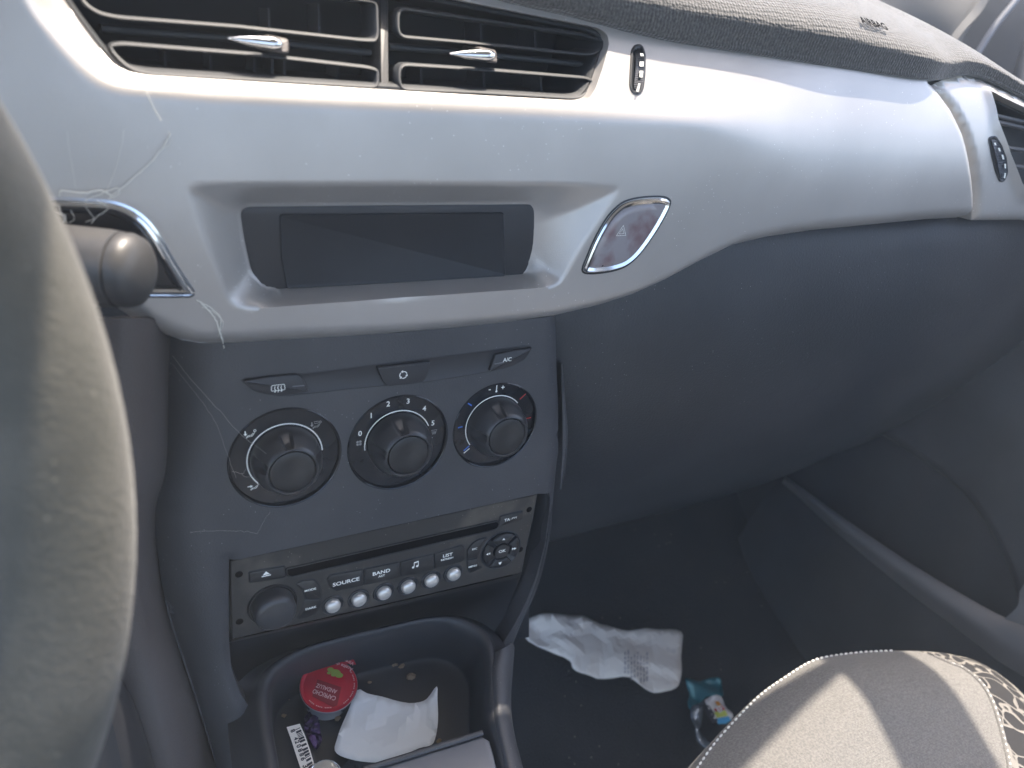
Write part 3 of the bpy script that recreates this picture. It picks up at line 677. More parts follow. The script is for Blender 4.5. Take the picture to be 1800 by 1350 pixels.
def seatman(mb, px, py, sc=1.0, hd=.0014, arrow='down', fog=False):
    T = icon_at(px, py, zero, DH+.0003, .001*sc)
    H = DH+.0003
    ribbon(mb, T([(-1.9, -1.7), (-1.0, -1.0), (.8, -.9), (1.6, .1), (2.0, 1.0)]), .0003, H); ribbon(mb, T([(-2.0, -1.2), (-1.0, -.4), (.6, -.3), (1.2, .7)]), .00028, H)
    ribbon(mb, T(circ(2.2, 1.8, .55, 10)), .00028, H, closed=True)
    if arrow == 'down': poly(mb, T([(-2.6, 2.2), (-2.0, 2.2), (-2.0, .7), (-1.4, .7), (-2.3, -.5), (-3.2, .7), (-2.6, .7)]), H)
    else: poly(mb, T([(-3.4, 1.0), (-1.9, 1.0), (-1.9, 1.6), (-.6, .7), (-1.9, -.2), (-1.9, .4), (-3.4, .4)]), H)
    if fog:
        ribbon(mb, T([(-1.0, 1.3), (-1.2, 2.4), (1.2, 2.4), (1.0, 1.3)]), .0003, H, closed=True)
DH = -.0018
def dial(i, lab, rot):
    x, y, r = DI[i]; cx, cs = xs(x, y); r0 = r
    d = thing('heater_dial', lab, 'dial', dash(cx, cs, 0), group='round heater dials on the console')
    V, Fc = revolve(cx, cs, [(r0*1.00, -.0034), (r0*1.0, .0002), (r0*.985, .0006), (r0*.965, .0003), (r0*.955, -.0020), (r0*.95, DH), (.0001, DH)]); obj('dial_plate', V, Fc, gloss, d, angle=40)
    def lob(a, k):
        if k in (2, 3, 4, 5, 6): 
            m = 0
            for q in (0, 72, 144, 216, 288):
                dd = (math.degrees(a)-q-rot+180) % 360-180; m = max(m, 1-max(0, abs(dd)-7)/4 if abs(dd) < 11 else 0)
            return 1-(.0, .0, .04, .16, .15, .10, .03)[k]*m
        return 1
    V, Fc = revolve(cx, cs, [(.0172, DH), (.0172, .002), (.0169, .0055), (.0163, .0078), (.0146, .0112), (.0137, .0130), (.0129, .0142), (.0119, .0146), (.0112, .0136)], n=160, mod=lob)
    kb = obj('knob', V, Fc, knobm, d, angle=35)
    V, Fc = revolve(cx, cs, [(.0111, .0130), (.0108, .0142), (.0100, .0145), (.006, .0143), (.0001, .0141)]); obj('knob_cap', V, Fc, radio_b, kb)
    return d, cx, cs
def prints(d, mb, m, nm='print'): mb.build(nm, m, d, smooth=False)
H_ = DH+.0003
d, cx, cs = dial(0, 'left-hand heater dial choosing air to feet, body or screen', 95)
mb = MB(); ribbon(mb, circ(cx, cs, .0186, 60, 2, 222), .0007, H_); seatman(mb, 440, 764, 1.0); seatman(mb, 447, 856, .95, arrow='right'); prints(d, mb, ink)
mb = MB(); seatman(mb, 556, 748, .95, fog=True); prints(d, mb, ink_dim, 'dim_print')
d, cx, cs = dial(1, 'middle heater dial numbered 0 to 5 for the fan', 100)
mb = MB(); ribbon(mb, circ(cx, cs, .0186, 60, 22, 186), .0006, H_)
for s, x, y in (('0', 633, 762.5), ('1', 652.5, 731), ('2', 682.5, 710.5), ('3', 717.5, 705.5), ('4', 746, 718.5), ('5', 761, 744)): text(mb, s, x, y, .0030, H_)
T = icon_at(758, 774, zero, H_, .001); ribbon(mb, T([(.6, 1.8), (0, .8), (-.1, -.5), (.5, -1.7)]), .0006, H_); prints(d, mb, ink)
mb = MB(); T = icon_at(631, 779, zero, H_, .001)
for k in range(4):
    a = 45+90*k; poly(mb, T([(.3*math.cos(rad(a)), .3*math.sin(rad(a)))]+circ(1.0*math.cos(rad(a)), 1.0*math.sin(rad(a)), .75, 8, a-110, a+90)), H_)
prints(d, mb, ink_dim, 'fan_symbol'); mb = MB(); T = icon_at(763, 759, zero, H_, .001); ribbon(mb, T([(-1.6, 1.1), (1.6, 1.1), (1.1, -.8), (-1.1, -.8)]), .0003, H_, closed=True)
for x in (-.7, 0, .7): ribbon(mb, T([(x-.1, -1.6), (x+.1, -.5), (x-.1, .5)]), .0003, H_)
prints(d, mb, ink_dim, 'screen_symbol')
d, cx, cs = dial(2, 'right-hand heater dial with blue and red temperature marks', 105)
mb = MB(); ribbon(mb, circ(cx, cs, .0182, 60, 40, 215), .0006, H_)
text(mb, '-', 861, 684, .0034, H_); text(mb, '+', 884, 681.5, .0030, H_, bold=.02)
T = icon_at(873, 682.5, zero, H_, .001); ribbon(mb, T([(0, -1.5), (0, 2.2)]), .0006, H_); poly(mb, T(circ(0, -1.9, .65, 10)), H_)
T = icon_at(820.5, 793, zero, H_, .001); ribbon(mb, T([(-1.8, -1.0), (1.6, 1.4)]), .0006, H_); prints(d, mb, ink)
mb = MB()
for (x, y), (u, v) in (((820, 788), (1.6, 1.3)), ((809, 751), (1.4, .1)), ((826, 711), (1.2, -.9))):
    T = icon_at(x, y, zero, H_, .001); ribbon(mb, T([(-u, -v), (u, v)]), .0008, H_)
prints(d, mb, blue, 'blue_mark')
mb = MB()
for (x, y), (u, v) in (((919, 697), (1.8, 1.5)), ((928, 735), (2.0, .1))):
    T = icon_at(x, y, zero, H_, .001); ribbon(mb, T([(-u, -v), (u, v)]), .0006, H_)
prints(d, mb, red, 'red_mark')

# ------------------------------------------------------------------ radio
radio = thing('car_radio', 'black car radio with disc slot and six round silver buttons in the console', 'radio', dash(.13, -.28, 0))
HR = const(-.004)
V, Fc = loft(rounded(XS([(404.5, 986.5), (945, 869), (917, 1007), (408, 1124)], HR), .0006, 2), [(0, -.02), (0, -.0005), (.0005, 0)], HR); face = obj('faceplate', V, Fc, radio_m, radio)
lo = [xs(408.5, 1125.5, HR), xs(917, 1008.5, HR), xs(914.5, 1026, HR), xs(406, 1143, HR)]
V = [dash(*lo[0], -.0042), dash(*lo[1], -.0042), dash(*lo[2], -.010), dash(*lo[3], -.010), dash(*lo[3], -.03), dash(*lo[2], -.03)]
obj('lower_lip', V, [(0, 3, 2, 1), (3, 4, 5, 2)], radio_m, radio, smooth=False)
def well(px, m=black, r=.0008, extra=.0006):
    P = rounded(XS(px, HR), r, 3); V, Fc = loft(P, [(-extra, .0001), (-extra*.4, .0003), (0, -.0001)], HR); return V, Fc
def rbtn(px, nm, txt=(), sym=None, rise=.0011, m=None, r=.0009):
    P = rounded(XS(px, HR), r, 3)
    V, Fc = loft(P, [(-.0005, .0001), (-.0002, .0002), (.0003, .0002)], HR, cap=False)
    V2, F2 = button(P, -.0003, rise, .0006, HR)
    b = obj(nm, V2, F2, m or radio_b, radio); obj('gap', V, Fc, black, b)
    mb = MB()
    for s, x, y, cap in txt: text(mb, s, x, y, cap, rise+.00025, HR, wid=1.18, bold=.02)
    if sym: sym(mb, rise+.00025)
    if mb.V: mb.build('print', ink, b, smooth=False)
    return b
def sy_ej(mb, h):
    T = icon_at(468, 1009.5, HR, h, .001); poly(mb, T([(-1.9, -.3), (1.9, -.3), (0, 1.9)]), h, HR); poly(mb, T([(-2.4, -1.3), (2.4, -1.3), (2.4, -.7), (-2.4, -.7)]), h, HR)
def sy_note(mb, h):
    T = icon_at(730, 993, HR, h, .001)
    poly(mb, T(circ(-1.3, -1.5, .8, 10)), h, HR); poly(mb, T(circ(1.3, -1.2, .8, 10)), h, HR); ribbon(mb, T([(-.7, -1.5), (-.7, 1.5)]), .0004, h, HR); ribbon(mb, T([(1.9, -1.2), (1.9, 2.0)]), .0004, h, HR); ribbon(mb, T([(-.85, 1.6), (2.05, 2.0)]), .0009, h, HR)
rbtn([(437.5, 1005), (500, 994), (501, 1014), (438.5, 1023.5)], 'eject_button', sym=sy_ej)
rbtn([(879, 906.5), (918.5, 897.5), (917, 911.5), (876, 924.5)], 'traffic_button', [('TA', 891.5, 914, .0019), ('/', 898.5, 912.5, .0011), ('PTY', 904.5, 910.5, .0012)])
rbtn([(574.6, 1017), (580, 1010), (637, 1000), (638, 1028.5), (592, 1038), (580, 1030)], 'source_button', [('SOURCE', 608.5, 1023, .0025)])
rbtn([(640, 999.5), (701, 987), (702, 1014), (640.5, 1027.5)], 'band_button', [('BAND', 670.5, 1006, .0024), ('AST', 671, 1012.5, .0014)])
rbtn([(703.3, 986.5), (760.6, 973), (761.6, 1000.5), (703.8, 1013.5)], 'audio_button', sym=sy_note)
rbtn([(762.6, 972.5), (810.5, 957.5), (816, 960), (816, 983), (808, 987), (763.2, 998)], 'list_button', [('LIST', 787, 976, .0022), ('REFRESH', 786, 982.5, .0013)])
rbtn([(520, 1026), (530, 1020), (551.5, 1018), (560, 1026), (564, 1039), (564, 1050.5), (537, 1052), (534, 1041), (528, 1032)], 'mode_button', [('MODE', 545.5, 1037, .0014)])
rbtn([(537, 1053.5), (564, 1052), (562, 1065), (555, 1078), (540, 1085), (523, 1086.5), (531, 1070)], 'dark_button', [('DARK', 546.5, 1069, .0014)], rise=.0006)
rbtn([(820.5, 982.5), (820.5, 967), (829, 955), (840, 947.5), (855.5, 944), (845, 959), (841, 972), (839, 979)], 'escape_button', [('ESC', 834.5, 965, .0013)])
rbtn([(820, 984.5), (839, 980.5), (841.5, 991), (847, 997.5), (826, 1006), (821.5, 997)], 'menu_button', [('MENU', 831, 995.5, .0013)], rise=.0007)
sl_ = rounded(XS([(503, 999), (872.5, 915), (878, 919), (875.5, 927), (869, 931), (512, 1014), (504, 1011)], HR), .001, 3)
V, Fc = loft(sl_, [(-.0005, .0001), (-.0003, .0008), (.0001, .0009), (.0005, .0007), (.0006, .0002)], HR, cap=False); ds = obj('disc_slot', V, Fc, radio_b, radio)
V, Fc = loft(sl_, [(.0005, .0001), (.0006, .0003)], HR); obj('slot_shade', V, Fc, dark_m, ds)  # flat black strip painted for the shade inside the slot
mb = MB()
for x, y in ((420, 1009.5), (421, 1092.5), (930, 895.5), (914.5, 966)):
    c = xs(x, y, HR); V, Fc = revolve(*c, [(.0020, .0001), (.0017, .0002), (.0001, .0002)], -.004, 16); obj('screw_hole_shade', V, Fc, dark_m, face)  # flat black discs painted for the shade in the screw holes
c = xs(479.5, 1063, HR)
V, Fc = revolve(*c, [(.0136, .0001), (.0132, .0010), (.0127, .0009), (.0122, .0002), (.001, .0002)], -.004); obj('knob_surround', V, Fc, radio_b, radio)
V, Fc = revolve(*c, [(.0114, .0001), (.0112, .006), (.0108, .0078), (.0098, .0090), (.008, .0096), (.0001, .0098)], -.004); obj('volume_knob', V, Fc, knobm, radio)
for x, y in ((586, 1067.5), (632, 1056.5), (676, 1045), (718.7, 1034), (759.6, 1023), (798.7, 1011.7)):
    c = xs(x, y-1, lambda X, S: HR(X, S)+.002)
    V, Fc = revolve(c[0], c[1], [(.0066, .0002), (.0062, .0007), (.0056, .0003), (.0044, .0002)], -.004, 40); g = obj('button_well', V, Fc, black, radio)
    V, Fc = revolve(c[0], c[1], [(.0044, .0001), (.0044, .0015), (.0040, .0026), (.0031, .0033), (.0018, .0036), (.0001, .0037)], -.004, 40); obj('preset_button', V, Fc, satin, radio)
c = xs(880.5, 966.5, HR)
V, Fc = revolve(*c, [(.0142, .0001), (.0138, .0004), (.0134, .0001), (.0001, .0001)], -.004); nav = obj('navigation_ring', V, Fc, black, radio)
mbs = MB()
for k in range(4):
    a0 = 90*k-38; P = circ(c[0], c[1], .0130, 14, a0, a0+78)+circ(c[0], c[1], .0062, 10, a0+78, a0)
    V, Fc = button(inset(ccw(P), .00025), .0001, .0024 if k == 1 else .0018, .0010, HR); obj('navigation_key', V, Fc, radio_b, nav, angle=60)
V, Fc = revolve(*c, [(.0054, .0001), (.0053, .0014), (.0050, .0020), (.0001, .0022)], -.004); obj('ok_button', V, Fc, radio_b, nav)
mb = MB(); text(mb, 'OK', 882.7, 969, .0021, .0027, HR, wid=1.15, bold=.02)
def tri(mb, px, py, pts, h=.0022): T = icon_at(px, py, HR, h, .001); poly(mb, T(pts), h, HR)
tri(mb, 885.5, 948, [(-1.1, -.6), (1.1, -.6), (0, .9)], .0026); tri(mb, 879, 990.5, [(-1.3, 1.0), (1.3, 1.0), (0, -1.2)])
tri(mb, 902.5, 964.5, [(-.9, -.9), (-.9, .9), (.6, 0)]); tri(mb, 906, 964, [(-.9, -.9), (-.9, .9), (.8, 0)]); tri(mb, 859.5, 973.5, [(.9, -.9), (.9, .9), (-.6, 0)]); tri(mb, 856, 974.5, [(.9, -.9), (.9, .9), (-.7, 0)])
mb.build('print', ink, nav, smooth=False)

# ------------------------------------------------------------------ steering wheel and stalk
WC = np.array([-.1954, .1777, -.1619])+EYE; WX = np.array([.9746, -.2239, 0]); WU = np.array([.1046, .4553, .8842]); WN = np.array([-.1979, -.8617, .4672])
wheel = thing('steering_wheel', 'worn dusty leather steering wheel close at the left, rim out of focus', 'steering wheel', WC)
def wp(u, v, n_): return WC+WX*u+WU*v+WN*n_
RW, rw = .185, .0158
V = []; Fc = []; NA, NB = 160, 24
for i in range(NA):
    a = 2*math.pi*i/NA
    for j in range(NB):
        b = 2*math.pi*j/NB; q = RW+rw*math.cos(b); V.append(wp(q*math.cos(a), q*math.sin(a), 1.1*rw*math.sin(b)))
for i in range(NA):
    for j in range(NB): Fc.append((i*NB+j, ((i+1) % NA)*NB+j, ((i+1) % NA)*NB+(j+1) % NB, i*NB+(j+1) % NB))
obj('rim', V, Fc, leather, wheel, angle=80)
V, Fc = loft([(a*.075, b*.07) for a, b in circ(0, 0, 1, 40)], [(0, -.04), (0, -.012), (.006, -.002), (.03, .004)], zero, frame=lambda u, v, h: wp(u, v, h)); obj('hub', V, Fc, plastic_dark, wheel)
for s in ([(.06, .012), (.178, .02), (.178, -.02), (.06, -.04)], [(-.06, .012), (-.178, .02), (-.178, -.02), (-.06, -.04)], [(-.02, -.06), (.02, -.06), (.016, -.178), (-.016, -.178)]):
    V, Fc = loft(rounded(s, .01), [(0, -.018), (0, -.008), (.004, -.004)], zero, frame=lambda u, v, h: wp(u, v, h)); obj('spoke', V, Fc, plastic_dark, wheel)
stalk = thing('column_stalk', 'thick dusty black column stalk pointing right behind the steering wheel', 'stalk', Pd(120, 470, .27))
A = Pd(0, 452, .274); B = Pd(212, 474, .272); ax = (B-A)/np.linalg.norm(B-A)
def cyl(prof, m, nm, par, n=48):
    a = np.cross(ax, [0, 0, 1]); a /= np.linalg.norm(a); b = np.cross(ax, a); V = []; Fc = []
    for t, r in prof:
        for i in range(n): q = 2*math.pi*i/n; V.append(B+ax*t+r*(math.cos(q)*a+math.sin(q)*b))
    for k in range(len(prof)-1):
        for i in range(n): j = (i+1) % n; Fc.append((k*n+i, k*n+j, (k+1)*n+j, (k+1)*n+i))
    Fc.append(tuple(range(n))); Fc.append(tuple((len(prof)-1)*n+i for i in range(n)))
    return obj(nm, V, Fc, m, par)
cyl([(-.075, .0135), (-.04, .0138), (-.018, .0139), (-.004, .0138), (.0, .0135), (.0006, .0127)], stalkm, 'arm', stalk)
cyl([(.0006, .0122), (.0012, .0132), (.0035, .0133), (.0065, .0122), (.0085, .0095), (.0095, .0055), (.0098, .001)], stalkm, 'end_cap', stalk)
key = thing('ignition_key', 'shiny metal key ring just showing past the edge of the wheel rim', 'key', Pd(212, 815, .33))
V, Fc = tube(catmull([Pd(195, 782, .33), Pd(212, 786, .33), Pd(226, 802, .33), Pd(233, 822, .332), Pd(222, 832, .335)], 6), .0009, 8); obj('ring', V, Fc, chrome, key)
V, Fc = tube([Pd(196, 800, .333), Pd(212, 812, .333), Pd(216, 824, .334)], [.002, .0028, .0012], 12); obj('bow', V, Fc, chrome, key)

# ------------------------------------------------------------------ passenger seat
ZS = .50
seat = thing('passenger_seat', 'grey cloth passenger seat cushion in a patch of sunlight with white stitching', 'seat', (.5, -.1, .2))
FR = lambda X, S, h: np.array([X, S, h])
edge_px = [(1203, 1376), (1226, 1342), (1251, 1307), (1288, 1266), (1330, 1224), (1376, 1191), (1430, 1160), (1500, 1148), (1570, 1144), (1640, 1146), (1700, 1156), (1750, 1180), (1800, 1222), (1860, 1290)]
E0 = [Pz(x, y, ZS)[:2] for x, y in edge_px]
lft = [(E0[0][0]-.010, E0[0][1]-.06), (E0[0][0]-.015, E0[0][1]-.2), (E0[0][0]-.015, -.62)]
rgt = [(E0[-1][0]+.0, E0[-1][1]-.10), (E0[-1][0]+.01, E0[-1][1]-.3), (E0[-1][0], -.62)]
CUSH = ccw(catmull([np.array(p) for p in lft[::-1]]+E0+[np.array(p) for p in rgt], 3))
def HS(X, Y):
    d = pdist(CUSH, X, Y); return ZS+.026*(1-np.clip(1-d/.065, 0, 1)**2.2)
seam_px = [(1672, 1140), (1692, 1158), (1712, 1172), (1735, 1205), (1752, 1245), (1767, 1295), (1779, 1352), (1790, 1430)]
SM = catmull([Pz(x-14, y, ZS+.020)[:2] for x, y in seam_px], 3); SM = [SM[0]+(SM[0]-SM[1])*3]+SM+[np.array([SM[-1][0]-.01, -.62])]
def clip(P, side):                           # part of the cushion left (0) or right (1) of the seam
    far = [np.array([1.5, -.62]), np.array([1.5, 1.])] if side else [np.array([-.5, -.62]), np.array([-.5, 1.])]
    return SM+far
gx = {}
for side, m, nm in ((0, seatm, 'cushion'), (1, patm, 'patterned_bolster')):
    co = densify(CUSH, .006); x0, y0 = np.min(co, 0); x1, y1 = np.max(co, 0); st = .005
    A, B = np.meshgrid(np.arange(x0, x1, st), np.arange(y0, y1, st)); A = A.ravel(); B = B.ravel(); k = pip(co, A, B) & (pdist(co, A, B) > st*.5)
    sm = densify([*SM, *SM[::-1]], .006); sm = [p for p in sm if pip(co, [p[0]], [p[1]])[0]]
    pts = co+list(zip(A[k], B[k]))+sm
    vs, es, fs, _, _, _ = delaunay_2d_cdt([Vector((float(a), float(b))) for a, b in pts], [(i, (i+1) % len(co)) for i in range(len(co))], [], 0, 1e-6)
    vv = np.array([(v.x, v.y) for v in vs]); ff = np.array([list(f) for f in fs]); c = vv[ff].mean(1)
    ff = ff[pip(co, c[:, 0], c[:, 1]) & pip(clip(None, side), c[:, 0], c[:, 1])]
    H = HS(vv[:, 0], vv[:, 1]); mb = MB(); mb.add([(vv[i, 0], vv[i, 1], H[i]) for i in range(len(vv))], [tuple(int(q) for q in f) for f in ff])
    bmv = np.array(mb.V); used = sorted({q for f in mb.F for q in f}); re_ = {q: i for i, q in enumerate(used)}
    obj(nm, bmv[used], [tuple(re_[q] for q in f) for f in mb.F], m, seat, angle=80)
V, Fc = loft(CUSH, [(.05, -.20), (.01, -.17), (.002, -.14), (-.002, -.09), (-.002, -.04), (-.001, -.015), (0, 0)], const(ZS), frame=FR, cap=False); obj('cushion_side', V, Fc, seatb, seat, angle=80)
def stitches(path, hz, nm):
    mb = MB(); P = [p for p in densify(path, .0008)]; e_ = int(np.linalg.norm(np.array(path[-1])-path[0])/.0008); P = P[:len(P)-max(e_, 1)]; acc = 0; st = 0; pts = []
    i = 0; n_ = len(P)
    while i < n_-6:
        a, b = P[i], P[i+4]
        if np.linalg.norm(np.array(b)-a) < .006:
            q = [np.array([P[i+k][0], P[i+k][1], hz(P[i+k][0], P[i+k][1])+.0009]) for k in range(5)]
            mb.add(*tube(q, [.0003, .0007, .0008, .0007, .0003], 6))
        i += 6
    mb.build(nm, stitch_m, seat)
hsf = lambda x, y: float(HS(np.array([x]), np.array([y]))[0])
Q = [np.array(p) for p in catmull(E0[:9], 4)]
stitches([p+np.array([.0015, -.0008]) for p in Q], hsf, 'edge_stitching')
q2 = [p for p in SM[1:-1]]; stitches(q2, hsf, 'seam_stitching')
mb = MB(); mb.add(*tube([np.array([p[0], p[1], hsf(p[0], p[1])-.0006]) for p in SM[1:-1]], .0022, 8)); mb.build('piping', seatm, seat)

# ------------------------------------------------------------------ passenger door and pillar trim
door = thing('passenger_door', 'dark grey passenger door lining with a long open map pocket', 'car door', (.8, .2, .2))
rows = [[np.array([x, y, z-max(z-.70, 0)/.23*.13*float(sstep(.1, .42, y))]) for y in (-1.2, -.6, -.2, .1, .3, .5, .78)] for x, z in ((.86, .93), (.83, .88), (.81, .78), (.80, .66), (.80, .5), (.80, .3), (.80, .2))]
V, Fc = sheet(rows, 4, 4, thick=.02); obj('door_lining', V, Fc, doorp, door, angle=80)
XP = .745
top_ = [(1380, 838, .03), (1415, 862, .018), (1470, 902, .008), (1540, 951, .003), (1620, 1004, 0), (1700, 1052, 0), (1750, 1080, .0), (1790, 1098, .0), (1860, 1120, .0)]
rows = [[Px(x, y, XP+.022+o) for x, y, o in top_], [Px(x, y, XP+.008+o) for x, y, o in top_]]
wd = [4, 8, 14, 20, 27, 34, 40, 48, 60]
rows.append([Px(x-w*.35, y+w*.75, XP-.004+o) for (x, y, o), w in zip(top_, wd)])
rows.append([Px(x-w*.55, y+w*1.25, XP+.004+o)+np.array([0, 0, -.006]) for (x, y, o), w in zip(top_, wd)])
last = [Px(x-w*.55, y+w*1.25, XP+.012+o) for (x, y, o), w in zip(top_, wd)]
V, Fc = sheet(rows, 5, 5, thick=.002); obj('pocket_rim', V, Fc, doorp_l, door, angle=80)
rows = [[p+np.array([-.004, 0, .004]) for p in last], [p+np.array([-.02, 0, -.08]) for p in last], [p+np.array([-.01, 0, -.35]) for p in last]]
V, Fc = sheet(rows, 5, 5, thick=.002); obj('pocket_wall', V, Fc, doorp, door, angle=80)
rows = [[Px(x, y, XP+o_) for x, y, o_ in r] for r in ([(1765, 1088, .0), (1788, 1066, .0), (1792, 1040, .004)], [(1800, 1100, .0), (1808, 1066, .0), (1806, 1020, .004)], [(1860, 1120, 0), (1870, 1060, 0), (1850, 980, .002)])]
V, Fc = sheet(rows, 5, 5, thick=.003); obj('pocket_end', V, Fc, doorp_l, door, angle=80)
V, Fc = tube(catmull([Px(1640, 828, .799), Px(1690, 850, .798), Px(1750, 892, .798), Px(1810, 946, .798), Px(1900, 1030, .798)], 5), .0012, 6); obj('seam', V, Fc, doorp, door)
ce = [(1440, 700), (1560, 770), (1640, 822), (1700, 873), (1745, 940), (1778, 1010), (1790, 1062), (1800, 1110)]
cf = [(1560, 480), (1680, 520), (1780, 560), (1860, 640), (1920, 740), (1970, 850), (1990, 950), (2000, 1100)]
rows = [[Px(x, y, .796) for x, y in ce], [Px(x, y, .779) for x, y in ce], [Px(x+4, y-6, .774) for x, y in ce], [Px(x+16, y-20, .772) for x, y in ce], [Px((x+u)/2, (y+v)/2, .775) for (x, y), (u, v) in zip(ce, cf)], [Px(x, y, .790) for x, y in cf]]
V, Fc = sheet(rows, 5, 5, thick=.002); obj('upper_panel', V, Fc, doorp, door, angle=80)
trim = thing('pillar_trim', 'plain pale grey windscreen pillar trim above the far end of the dash', 'pillar trim', Pd(1650, 20, .95))
rows = [[Pd(x, y, d) for x, y, d in r] for r in ([(1380, -160, 1.0), (1560, -170, 1.0), (1700, -190, .98), (1840, -190, .96)], [(1420, -60, 1.0), (1560, -60, 1.0), (1690, -50, .98), (1765, -60, .96)], [(1480, 40, 1.0), (1590, 40, 1.0), (1680, 30, .97), (1722, 2, .95)], [(1600, 150, 1.0), (1640, 130, 1.0), (1662, 100, .97), (1680, 52, .95)], [(1600, 200, 1.0), (1620, 200, 1.0), (1640, 160, .97), (1650, 100, .95)])]
V, Fc = sheet(rows, 5, 5, thick=.01); obj('trim_panel', V, Fc, pillar_m, trim, angle=80)
mirror = thing('door_top_trim', 'window corner of the passenger door, shade put in as black, with a pale weather strip', 'door trim', Pd(1760, 60, .95))
rows = [[Pd(x, y, d) for x, y, d in r] for r in ([(1560, -180, 1.12), (1750, -180, 1.1), (2000, -180, 1.05)], [(1560, 40, 1.12), (1750, 40, 1.08), (2000, 60, 1.0)], [(1560, 260, 1.12), (1750, 260, 1.08), (2000, 300, 1.0)])]
V, Fc = sheet(rows, 5, 5, thick=.01); obj('corner_panel', V, Fc, black, mirror, angle=80)  # black colour stands in for the shade on this corner
V, Fc = tube(catmull([Pd(1830, -60, 1.0), Pd(1790, -4, 1.0), Pd(1750, 45, 1.0), Pd(1718, 95, 1.0), Pd(1700, 130, 1.0)], 5), .0042, 10); obj('weather_strip', V, Fc, slate, mirror)
V, Fc = tube(catmull([Pd(1850, 20, .98), Pd(1815, 70, .98), Pd(1796, 130, .98), Pd(1790, 190, .98)], 5), .009, 10); obj('inner_seal', V, Fc, plastic_dark, mirror)

# ------------------------------------------------------------------ loose things
def textfit(mb, s, p0, p1, up=(0, 0, 1), lift=.0004, bold=.02, hscale=1.0, amp=None):
    V, Fc = text_mesh(s, 1.0, bold); p0 = np.array(p0); p1 = np.array(p1); L = np.linalg.norm(p1-p0); d = (p1-p0)/L; u = np.cross(up, d); u /= np.linalg.norm(u)
    k = L/(V[:, 0].max()-V[:, 0].min()); c = (p0+p1)/2; mid = (V[:, 0].max()+V[:, 0].min())/2
    mb.add([c+d*(v[0]-mid)*k+u*v[1]*k*hscale+np.array(up)*lift for v in V], Fc)
def flat(pxs, z, lift=0): return [Pz(x, y, z+lift) for x, y in pxs]
LZ = ZT+.020
tub = thing('foil_tub', 'round red foil tub of Capricho Andaluz oil upside down in the tray', 'oil tub', Pz(578, 1203, ZT))
tub['label'] = 'round red foil-topped portion tub lying in the open tray, writing upside down'
lc = Pz(578, 1204, LZ); rr_ = abs(Pz(632, 1204, LZ)[0]-lc[0])*.995
RV = lambda prof, n=56: revolve(lc[0], lc[1], prof, LZ, n, frame=FR)
V, Fc = RV([(rr_*.74, -.019), (rr_*.86, -.003), (rr_*.93, -.0012), (rr_, -.001), (rr_, -.0002)]); obj('cup', V, Fc, lidedge, tub)
TA = catmull([Pz(x, y, LZ)[:2] for x, y in [(592, 1152), (600, 1146), (610, 1148), (622, 1158), (628, 1172)]], 3)
V, Fc = RV([(rr_*.985, -.0002), (rr_*.97, .0004), (rr_*.90, .0003), (rr_*.86, -.0003), (rr_*.5, -.0003), (.0001, -.0002)]); lid = obj('foil_lid', V, Fc, lidred, tub)
tb = flat([(583, 1152), (590, 1146), (604, 1141), (614, 1145), (620, 1156), (626, 1168), (600, 1165)], LZ, -.0003); o_ = MB(); o_.add([p for p in tb]+[p-np.array([0, 0, .0004]) for p in tb], [tuple(range(7)), tuple(range(13, 6, -1))]+[(i, (i+1) % 7, 7+(i+1) % 7, 7+i) for i in range(7)]); o_.build('pull_tab', lidred, tub)
mb = MB(); P0 = flat([(549, 1224), (558, 1194), (600, 1208), (593, 1240), (585, 1243)], LZ, .0002); mb.add(P0, [tuple(range(5))]); mb.build('name_panel', liddark, lid)
mb = MB(); textfit(mb, 'CAPRICHO', Pz(590, 1229, LZ), Pz(550, 1215, LZ), lift=.0007, hscale=1.3); textfit(mb, 'ANDALUZ', Pz(592, 1217, LZ), Pz(556, 1205, LZ), lift=.0007, hscale=1.3)
textfit(mb, 'Aceite de Oliva', Pz(620, 1178, LZ), Pz(570, 1158, LZ), lift=.0007); textfit(mb, 'Virgen Extra', Pz(622, 1168, LZ), Pz(580, 1151, LZ), lift=.0007)
c2 = lc[:2]
for a0, a1, rad_ in ((200, 262, .83), (-75, 20, .86)):
    n_ = int(abs(a1-a0)/4)
    for i in range(n_):
        if (i*7) % 5 == 0: continue
        a = a0+(a1-a0)*i/n_; P = [(c2[0]+rr_*q*math.cos(rad(a+e)), c2[1]+rr_*q*math.sin(rad(a+e))) for q, e in ((rad_, 0), (rad_, 2.6), (rad_+.035, 2.6), (rad_+.035, 0))]
        mb.add([np.array([x, y, LZ+.0006]) for x, y in P], [(0, 1, 2, 3)])
mb.build('writing', lidtext, lid)
mb = MB()
for x, y, r in ((581, 1178, 5), (590, 1183, 7), (596, 1188, 6), (586, 1187, 4), (578, 1184, 3)):
    mb.add([Pz(x+r*math.cos(t)*1.2, y+r*math.sin(t)*.8, LZ)+np.array([0, 0, .0006+r*.00001]) for t in np.linspace(0, 6.0, 9)], [tuple(range(9))])
mb.build('olive_picture', olive, lid)
V, Fc = tube([Pz(x, y, LZ+.002) for x, y in [(596+11*math.cos(t), 1150+8*math.sin(t)) for t in np.linspace(.2, 5.9, 16)]], .0004, 6); obj('clear_ring', V, Fc, lidedge, tub)

